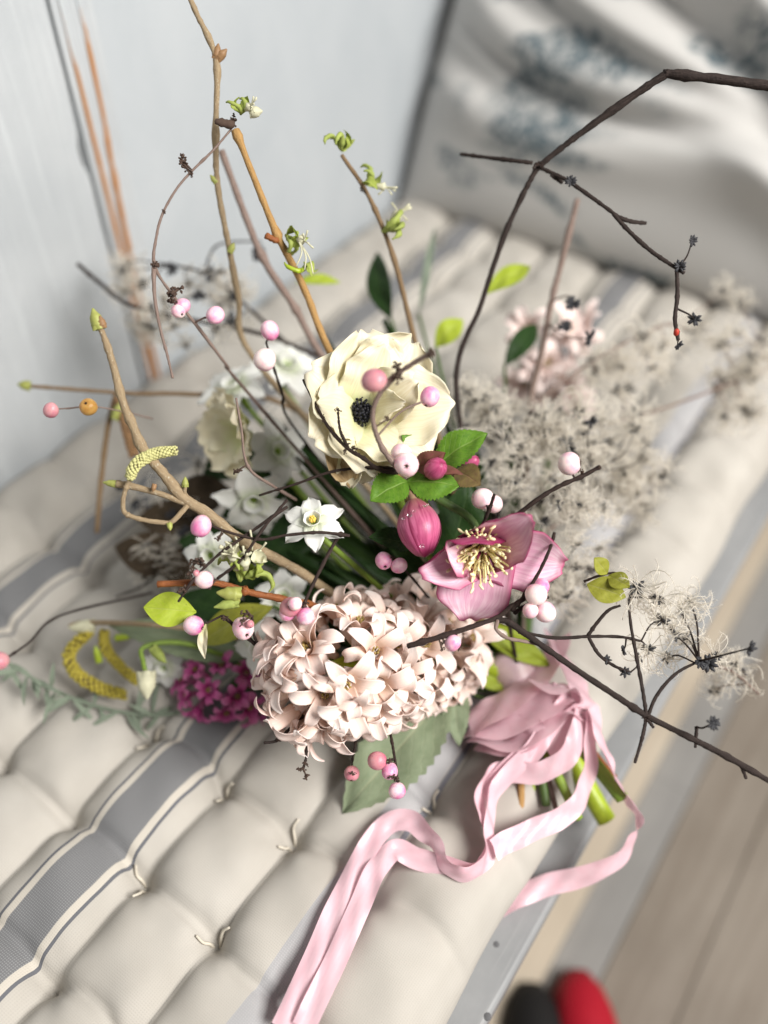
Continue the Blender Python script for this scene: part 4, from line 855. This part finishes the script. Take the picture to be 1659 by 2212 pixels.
spray('snowberry_spray', 'bare brown twig with tiny seed tufts crossing under the anemone', 'snowberry', [[(860, 1020, .462), (820, 1015, .458), (785, 990, .455), (750, 968, .453), (715, 930, .454), (690, 890, .456), (655, 820, .462)], [(752, 968, .453), (735, 930, .450), (730, 890, .449)], [(860, 1012, .462), (800, 1010, .462), (720, 1018, .464), (640, 1045, .468), (560, 1070, .475)]], TWIG, (.0012, .0010, .0007), (), [(730, 885, .449, 13), (698, 905, .455, 12), (765, 968, .452, 14), (745, 975, .453, 10), (752, 960, .452, 9)], None, .14, False, (.0009, .0006))
spray('snowberry_spray', 'drooping brown twig ending in a seed tuft over the blurred anemone', 'snowberry', [[(640, 1080, .50), (590, 1050, .485), (545, 1020, .472), (528, 985, .468), (522, 930, .466), (510, 860, .468)]], VINEP, (.0009, .0006), (), [(512, 1018, .467, 18)], G)
spray('snowberry_spray', 'snowberry twig with a round pink berry against the hazel twig', 'snowberry', [[(755, 1157, .463), (690, 1150, .458), (620, 1156, .456), (560, 1165, .456), (480, 1145, .452), (440, 1125, .450)], [(620, 1095, .472), (540, 1150, .458), (470, 1200, .452), (420, 1250, .448), (385, 1300, .445)], [(470, 1250, .452), (520, 1210, .45), (570, 1140, .455), (620, 1080, .46)]], TWIG, (.0009, .0007), [(434, 1137, .447, 24, B_PINK), (441, 1252, .450, 22, B_PALE), (424, 1238, .447, 8, B_ROSE)], [(475, 1160, .45, 16), (428, 1215, .449, 30), (415, 1235, .448, 24), (395, 1275, .445, 26), (452, 1268, .45, 12)], G, .12, False, (.0008, .0007))
spray('snowberry_spray', 'snowberry pair hanging by dark tuft left of the hyacinth top', 'snowberry', [[(600, 1440, .50), (560, 1400, .478), (505, 1350, .465), (480, 1330, .462)], [(560, 1400, .478), (545, 1360, .463), (545, 1330, .460)]], TWIG, (.0013, .0009), [(418, 1351, .458, 23, B_PINK), (525, 1357, .459, 25, B_PALE), (540, 1348, .452, 9, B_ROSE)], [(530, 1325, .455, 20), (522, 1345, .449, 15), (485, 1335, .46, 14)], G, .1, False, (.0008, .0007))
spray('snowberry_spray', 'snowberry twig with three pink berries on the hyacinth rim', 'snowberry', [[(735, 1150, .475), (705, 1205, .468), (675, 1265, .462), (655, 1310, .457)]], TWIG, (.0010, .0010, .0008), [(628, 1312, .455, 23, B_ROSE), (637, 1304, .449, 15, B_PALE), (622, 1322, .457, 20, B_PINK), (660, 1331, .454, 19, B_PINK)], [(660, 1308, .456, 18)], G)
spray('snowberry_spray', 'two small snowberries tucked under the dark hellebore leaf', 'snowberry', [[(900, 1260, .50), (862, 1215, .478), (848, 1205, .474)]], TWIG, (.0008, .0006), [(829, 1211, .474, 19, B_PINK), (862, 1222, .472, 18, B_PINK)], [(846, 1205, .472, 12)], G, hub=True)
spray('snowberry_spray', 'two pale snowberries on a dark twig above the open hellebore', 'snowberry', [[(1040, 1140, .47), (1055, 1105, .462), (1068, 1068, .456)]], TWIG, (.0010, .0008), [(1043, 1078, .470, 23, B_PALE), (1067, 1089, .476, 20, B_PALE)], [(1060, 1092, .462, 10)], G)
spray('snowberry_spray', 'dark twig reaching right with a single large pale berry', 'snowberry', [[(1080, 1150, .475), (1115, 1115, .464), (1160, 1080, .458), (1205, 1052, .455), (1255, 1030, .453), (1297, 1008, .451)]], TWIG, (.0013, .0012, .0011), [(1230, 1002, .454, 26, B_PALE)], [(1255, 1018, .453, 14), (1292, 1010, .451, 10)], G, hub=True)
spray('snowberry_spray', 'cluster of four pink-white berries right of the hyacinth', 'snowberry', [[(880, 1396, .452), (960, 1373, .452), (1030, 1350, .455), (1075, 1333, .457), (1105, 1310, .457), (1135, 1292, .456)], [(1105, 1320, .457), (1130, 1290, .455), (1165, 1235, .452), (1190, 1180, .45), (1198, 1150, .449)], [(1110, 1325, .458), (1150, 1300, .458), (1185, 1290, .458)]], TWIG, (.0014, .0013, .0012), [(1168, 1268, .457, 21, B_PINK), (1158, 1284, .450, 24, B_PALE), (1146, 1319, .451, 18, B_PALE), (1178, 1322, .456, 23, B_PALE), (978, 1389, .452, 18, B_PINK)], [(958, 1385, .452, 14), (993, 1400, .454, 12), (955, 1402, .45, 10)], G, .1, False, (.0011, .0008))
spray('snowberry_spray', 'snowberry spray hanging over the grey-green leaf with four deep pink berries', 'snowberry', [[(838, 1560, .49), (848, 1610, .475), (856, 1660, .466), (858, 1690, .464)], [(770, 1590, .50), (762, 1640, .482), (760, 1660, .48)]], TWIG, (.0008, .0007), [(815, 1643, .466, 20, B_ROSE), (842, 1666, .465, 18, B_PINK), (858, 1708, .460, 19, B_PINK), (760, 1671, .476, 16, B_ROSE)], [(852, 1680, .46, 18), (842, 1645, .465, 12), (762, 1672, .468, 13)], G, .1, False, (.0006, .0005))
spray('dried_twig', 'small dried twig ends poking out below the hyacinth', 'twig', [[(655, 1545, .48), (620, 1580, .47), (598, 1600, .466), (570, 1605, .464)]], VINE, (.0009, .0007), (), [(602, 1597, .465, 14)], None)
spray('dried_twig', 'dried seed tuft hanging under the hyacinth tip', 'twig', [[(660, 1590, .485), (662, 1630, .468), (655, 1660, .464)]], VINE, (.0007, .0006), (), [(650, 1660, .464, 16), (662, 1678, .463, 14), (660, 1650, .463, 12)], None)
spray('dried_twig', 'thin blurred twig with red tip at the far left edge', 'twig', [[(330, 1280, .56), (130, 1330, .535), (60, 1390, .525), (-15, 1440, .52)]], VINE, (.0009, .0006), [(-2, 1428, .515, 20, B_ROSE)], ())
spray('dried_twig', 'blurred dark twig in front of the panelling at the left', 'twig', [[(690, 770, .60), (560, 720, .60), (300, 665, .61), (215, 610, .61), (168, 570, .61)]], VINE, (.0013, .0015), (), ())

# ---- clematis vines
V1 = vine('thick dark clematis vine arching across the printed pillow to the right edge', [[(985, 835, .545), (1040, 655, .53), (1085, 520, .515), (1115, 450, .508), (1140, 400, .502), (1165, 360, .498), (1225, 310, .490), (1290, 262, .482), (1370, 205, .473), (1436, 162, .466), (1446, 160, .465), (1560, 172, .458), (1720, 195, .45)],
     [(1165, 362, .498), (1195, 375, .494), (1230, 393, .49), (1290, 435, .485), (1335, 468, .482)], [(1325, 462, .482), (1345, 485, .48), (1375, 515, .478), (1410, 545, .476), (1450, 572, .474), (1478, 590, .473)], [(1462, 580, .474), (1463, 640, .472), (1458, 690, .471), (1465, 735, .470)], [(1150, 352, .497), (1110, 347, .50), (1050, 340, .51), (995, 333, .52)], [(1335, 468, .482), (1362, 478, .484), (1395, 482, .488)], [(1190, 377, .494), (1215, 395, .496)]],
     VINE, (.0021, .0016, .0015, .0018, .0022, .0024), [(1233, 392, .486, 14, False), (1495, 520, .474, 13, False), (1468, 575, .472, 15, False), (1465, 745, .470, 12, False), (1500, 690, .485, 16, False)], (), (.0011, .0012, .0010), hub=True)
part('node', cluster_pieces(P(1160, 357, .495), 22*.5/FPX, 12), TWIG, V1)
o_ = part('seed', ball(P(1461, 718, .469), .0016, 8, 6, (1, 1, 1.4)), plain('red_seed', (.5, .05, .03), .5), V1)
V2 = vine('dark clematis vine running down to the lower right with spiky joint', [[(1072, 1338, .457), (1100, 1345, .456), (1150, 1380, .454), (1250, 1450, .451), (1330, 1503, .449), (1400, 1548, .447), (1500, 1598, .444), (1580, 1640, .442), (1680, 1698, .44)],
     [(1396, 1545, .447), (1388, 1490, .448), (1375, 1420, .452), (1362, 1345, .458), (1358, 1290, .462)], [(1400, 1545, .447), (1420, 1500, .449), (1460, 1455, .453), (1510, 1428, .458)], [(1396, 1552, .447), (1388, 1590, .445), (1378, 1625, .444), (1371, 1648, .443)], [(1120, 1365, .46), (1200, 1378, .462), (1270, 1375, .462), (1340, 1376, .463), (1385, 1385, .464)], [(1270, 1373, .462), (1290, 1345, .461), (1315, 1318, .460), (1340, 1308, .46)], [(1272, 1378, .462), (1295, 1415, .462), (1330, 1440, .463), (1362, 1452, .464)], [(1505, 1570, .444), (1502, 1615, .444)], [(1600, 1650, .442), (1612, 1682, .442)], [(1398, 1552, .447), (1412, 1572, .446)]],
     VINE, (.0017, .0016, .0016, .0015), [(1375, 1270, .462, 22), (1420, 1292, .468, 20), (1430, 1340, .468, 18), (1455, 1370, .472, 18), (1400, 1400, .47, 17), (1470, 1320, .475, 17), (1440, 1420, .478, 15), (1350, 1452, .464, 13, False), (1310, 1425, .463, 12, False), (1378, 1422, .47, 13, False), (1530, 1432, .459, 22, False), (1510, 1432, .457, 15, False), (1545, 1418, .465, 14), (1620, 1400, .43, 18, False), (1540, 1562, .43, 17, False), (1345, 1405, .465, 12, False), (1490, 1300, .49, 16), (1480, 1380, .485, 16)], (), (.0010, .0009, .0007))
part('node', cluster_pieces(P(1394, 1550, .446), 20*.45/FPX, 9), TWIG, V2); part('tendril', tube(pts([(1075, 1340, .456), (1072, 1360, .453), (1095, 1378, .452), (1130, 1385, .454), (1165, 1392, .458)]), [.0011, .0009], 7, 6, .06), VINEP, V2)
ol = thing('leafy_twig', 'thin twig with three olive yellow leaves at the right of the fluff', 'twig', P(1265, 1258, .46))
part('stem', tube(pts([(1262, 1256, .462), (1290, 1245, .459), (1320, 1238, .457), (1350, 1240, .456)]), [.0008, .0006], 6, 6, .1), TWIG, ol)
for (b, t, w_) in (((1268, 1262, .459), (1352, 1290, .452), .0145), ((1314, 1243, .457), (1360, 1268, .448), .0100), ((1312, 1240, .457), (1284, 1205, .452), .0090)): part('leaf', leaf_piece(P(*b), P(*t), w_, S(-.1, .3, .9), .06, .15, .0, 11, 24, .5), OLIVE, ol)
vine('grey fluffy mass of clematis seed heads behind the open hellebore', [[(1010, 1300, .56), (1060, 1150, .56), (1120, 1000, .565), (1145, 890, .575)], [(1060, 1150, .56), (1180, 1080, .55), (1280, 1020, .55)], [(1050, 1200, .56), (1180, 1220, .545), (1290, 1230, .54)], [(1120, 1000, .565), (1050, 900, .57), (1000, 830, .575)]], VINE, (.0016, .0013), [(1275, 910, .54, 18, False), (1250, 890, .55, 17), (1235, 972, .54, 16, False), (1270, 1000, .55, 15), (1045, 860, .56, 17), (1070, 880, .55, 15), (1010, 845, .56, 15), (1240, 1080, .535, 16), (1060, 1000, .545, 16), (1180, 930, .55, 16)],
     [(1100, 920, 115, 85, .575, .03, 16, 16), (1190, 1000, 125, 100, .565, .035, 19, 17), (1235, 1150, 95, 120, .55, .035, 15, 16), (1180, 1270, 120, 70, .555, .025, 12, 15), (1060, 1060, 70, 70, .565, .02, 8, 15), (1340, 960, 80, 110, .60, .03, 7, 15)], (.0012, .0008), hub=True)
vine('blurred reddish-brown clematis stem standing in front of the printed pillow', [[(1143, 895, .60), (1170, 760, .59), (1192, 650, .58), (1215, 560, .575), (1248, 430, .57)], [(1150, 880, .60), (1250, 800, .61), (1370, 730, .62), (1440, 700, .63)], [(1320, 915, .62), (1440, 880, .63), (1600, 820, .64), (1700, 780, .645)]], VINEP, (.0026, .0022, .0019), [(1275, 730, .545, 19, False), (1236, 656, .55, 18, False), (1222, 706, .56, 17, False), (1360, 840, .62, 17, False), (1385, 725, .62, 16), (1430, 745, .63, 15)], [(1570, 720, 90, 110, .66, .03, 12, 14), (1590, 850, 70, 60, .66, .03, 10, 14), (1350, 790, 90, 60, .63, .03, 8, 14)], (.0011, .0009), hub=True)
vine('blurred clematis seed heads on the right over the pale cushion', [[(1180, 1150, .60), (1260, 1090, .61), (1380, 1060, .61)]], VINEP, (.0012, .0009), (), [(1370, 1050, 75, 65, .60, .02, 16, 15)])
vine('blurred fluffy seed heads hanging over the floor at the right edge', [[(1510, 1430, .50), (1580, 1450, .51), (1640, 1500, .52)]], VINEP, (.0008, .0006), (), [(1560, 1470, 70, 40, .52, .02, 4, 13)])
vine('dark clematis seed heads behind the thin snowberry arc at the left', [[(640, 760, .62), (520, 650, .62), (440, 590, .62), (360, 570, .62)], [(440, 590, .62), (470, 530, .62), (560, 520, .62)], [(520, 650, .62), (420, 640, .62), (340, 680, .62)]], VINE, (.0013, .0009), [(370, 580, .615, 17, False), (450, 590, .61, 20, False), (555, 545, .61, 19, False), (430, 640, .61, 17, False), (510, 640, .61, 18, False), (345, 690, .615, 17, False), (500, 690, .61, 16, False)], [(400, 690, 110, 70, .615, .02, 9, 13), (330, 620, 70, 90, .64, .02, 6, 13), (470, 600, 80, 60, .63, .02, 6, 13)])
vine('dark seed heads low on the cushion left of the flowers', [[(640, 1180, .58), (500, 1150, .59), (400, 1140, .59), (280, 1080, .60)], [(400, 1140, .59), (330, 1250, .58), (250, 1290, .58)]], VINE, (.0013, .0009), [(260, 1050, .59, 14, False), (295, 1090, .59, 14, False), (400, 1150, .58, 18, False), (430, 1180, .575, 18, False), (370, 1110, .585, 15, False)], [(360, 1060, 110, 90, .60, .02, 8, 13), (380, 1200, 90, 70, .585, .015, 8, 13)], hub=True)

# ---- pink ribbon
def rib_mat():
    a = Mat('pink_silk_ribbon', .3, .6); n = a.noise(a.mapped('UV', (120, 2, 1)), 1., 3); m = a.noise(a.mapped('UV', (1, 8, 1)), 2., 3)
    u_ = a.sep(a.tc.outputs['UV'])[0]
    c = a.mix(m, (.92, .57, .65), (.97, .80, .85)); c = a.mix(a.math('MULTIPLY', n, .25), c, (.82, .6, .64)); a.col(c)
    a.b.inputs['Sheen Weight'].default_value = .8; a.b.inputs['Sheen Roughness'].default_value = .4; a.b.inputs['Sheen Tint'].default_value = (1, .85, .9, 1); a.bump(a.math('ADD', n, a.noise(a.mapped('Object'), 90., 2)), .15, .0006); return a.translucent(.34).m
RIB = rib_mat()
_nt = RIB.node_tree; _o = _nt.nodes['Material Output']; _src = _o.inputs[0].links[0].from_socket; _tr = _nt.nodes.new('ShaderNodeBsdfTransparent'); _mx = _nt.nodes.new('ShaderNodeMixShader'); _mx.inputs[0].default_value = .16
_nt.links.new(_src, _mx.inputs[1]); _nt.links.new(_tr.outputs[0], _mx.inputs[2]); _nt.links.new(_mx.outputs[0], _o.inputs[0])      # sheer silk
rb = thing('ribbon', 'pink silk ribbon tied in a loose bow around the stems with long tails', 'ribbon', HUB)
def c8(x, y): return 597.2+.64*x, 1260.8+.64*y
def ribbon(name, pl_, W=.0175, n=9, flatn=None):
    """pl_: (crop x, crop y, height above cushion or None, depth, k) ; k=0 lies flat, 1 stands on edge"""
    p = []; kk = []
    for (x, y, h, k) in pl_:
        X_, Y_ = c8(x, y); p.append(onz(X_, Y_, h)); kk.append(k)
    c = cat(p, n); m = len(c); ks = np.interp(np.linspace(0, 1, m), np.linspace(0, 1, len(kk)), kk); t = np.gradient(c, axis=0); T = []
    prev = None
    for i in range(m):
        td = nrm(t[i]); fl = np.cross(td, [0, 0, 1.]); fl = nrm(fl) if np.linalg.norm(fl) > .15 else (prev if prev is not None else RT); upv = nrm(np.cross(fl, td)); a = ks[i]*PI/2
        wd = fl*math.cos(a)+upv*math.sin(a)
        if prev is not None and np.dot(wd, prev) < 0 and ks[i] < .5: pass
        prev = fl; uu = np.linspace(-1, 1, 7); nn = np.cross(td, wd)
        T.append(c[i]+np.outer(uu*W*.5, wd)+np.outer((uu*uu-.4)*.0016*math.sin(i*.37+W*900)+.0007*np.sin(uu*3.5+i*.55+W*500), nn))
    T = np.array(T); V, F, uv = grid(T); n0 = len(V); dt = np.gradient(T, axis=0); du = np.gradient(T, axis=1); N = np.cross(du, dt); N /= np.linalg.norm(N, axis=2)[..., None]+1e-12
    V2 = (T-N*.00025).reshape(-1, 3)
    return part(name, (np.vstack([V, V2]), F+[tuple(n0+i for i in f[::-1]) for f in F], np.vstack([uv, uv])), RIB, rb)
ribbon('tail', [(1000, 380, .040, .2), (930, 470, .036, .2), (860, 570, .030, .3), (770, 660, .022, .55), (722, 740, .018, .7), (725, 860, .016, .6), (700, 950, .014, .75), (630, 985, .014, .8), (565, 940, .015, .8), (520, 860, .016, .7), (450, 800, .014, .3), (370, 815, .011, .1), (285, 930, .010, 0), (200, 1100, .010, 0), (120, 1280, .010, 0), (20, 1500, .010, 0)], .0118)
ribbon('tail', [(960, 420, .036, .3), (860, 560, .030, .3), (760, 640, .020, .6), (705, 730, .012, .8), (715, 870, .012, .7), (690, 960, .011, .8), (600, 960, .010, .6), (480, 930, .009, .2), (400, 900, .010, 0), (340, 960, .012, 0), (280, 1090, .012, 0), (200, 1270, .012, 0), (90, 1500, .012, 0)], .0118)
ribbon('loop', [(1040, 430, .040, .3), (1010, 540, .034, .4), (950, 610, .028, .5), (880, 640, .024, .5), (800, 635, .022, .5), (730, 650, .020, .6), (690, 720, .018, .7), (700, 800, .014, .7), (722, 860, .012, .7)], .0130)
ribbon('tail', [(1060, 430, .040, .4), (1066, 540, .030, .5), (1050, 650, .018, .5), (1020, 740, .016, .5), (950, 795, .014, .4), (860, 835, .014, .3), (780, 870, .016, .3), (735, 900, .018, .4)], .0122)
ribbon('tail', [(1065, 420, .042, .4), (1100, 530, .034, .6), (1140, 640, .024, .6), (1190, 730, .010, .75), (1218, 800, -.005, .85), (1195, 880, -.015, .8), (1110, 960, -.025, .6), (1010, 995, -.034, .4), (920, 1015, -.040, .2), (820, 1055, -.043, 0), (705, 1115, -.045, 0)], .0125)
for (q, W_) in ((((650, 470, .028, .2), (740, 420, .040, .3), (840, 350, .046, .4), (920, 270, .044, .5), (945, 190, .034, .6)), .023), (((655, 475, .020, .1), (760, 470, .036, .2), (880, 420, .046, .3), (980, 370, .044, .4), (1050, 420, .036, .6)), .025), (((680, 500, .016, .2), (780, 530, .030, .3), (880, 480, .042, .3), (960, 420, .046, .4), (1040, 440, .038, .5)), .023), (((930, 180, .030, .6), (970, 250, .044, .5), (1010, 330, .048, .4), (1050, 410, .042, .4), (1075, 470, .034, .4)), .020), (((880, 330, .05, .5), (930, 350, .056, .4), (985, 350, .054, .6), (1030, 400, .046, .7), (1000, 470, .040, .5), (900, 540, .034, .4)), .019), (((700, 520, .012, .0), (770, 545, .024, .2), (840, 520, .036, .3), (850, 450, .046, .5)), .021)):
    q = [(a_, b_, c_*.82, d_) for a_, b_, c_, d_ in q]
    ribbon('loop', q, W_)
# binding round the stems
hb = HUB; sd = nrm(P(1310, 1772, .545)-HUB); s1 = nrm(np.cross(sd, [0, 0, 1.])); s2 = np.cross(s1, sd)
part('binding', tube([hb-sd*.022, hb-sd*.012, hb, hb+sd*.014, hb+sd*.022], [.0165, .0155, .0150, .0155, .0165], 20, 4, .03), RIB, rb)
# ---- cut stem ends below the ribbon
for x, y, h, r, mt, own in ((1250, 1770, .006, .0028, STEMG, nb), (1345, 1725, .010, .0040, STEMG, he), (1205, 1762, -.002, .0016, VINEP, V1), (1125, 1775, .0, .0022, TAN, hs), (1155, 1770, -.004, .0018, STEMLIME, h2), (1180, 1740, .004, .0026, STEMD, mg), (1330, 1680, .012, .0014, RUST, h3)):
    e = onz(x, y, h); st = HUB+rng.uniform(-.008, .008, 3)
    part('stem_end', tube([st, .5*(st+e)+np.array([0, 0, .004]), e], [r, r*1.05, r], 9, 8, .03), mt, own)
for (a, b, w_, lb) in (((1020, 1340, .545), (1190, 1440, .545), .016, 'lime strap leaf beside the white florets above the bow'), ((1010, 1430, .548), (1120, 1480, .55), .020, 'broad lime leaf base left of the pink bow'), ((1100, 1380, .55), (1230, 1660, .548), .012, 'lime strap leaf passing under the bow to the stems')):
    leaf_thing(lb, a, b, w_, S(0, .2, .9), LIME, 0, .03, .25, .5, 0, name='strap_leaf', group='lime strap leaves entering the bow')
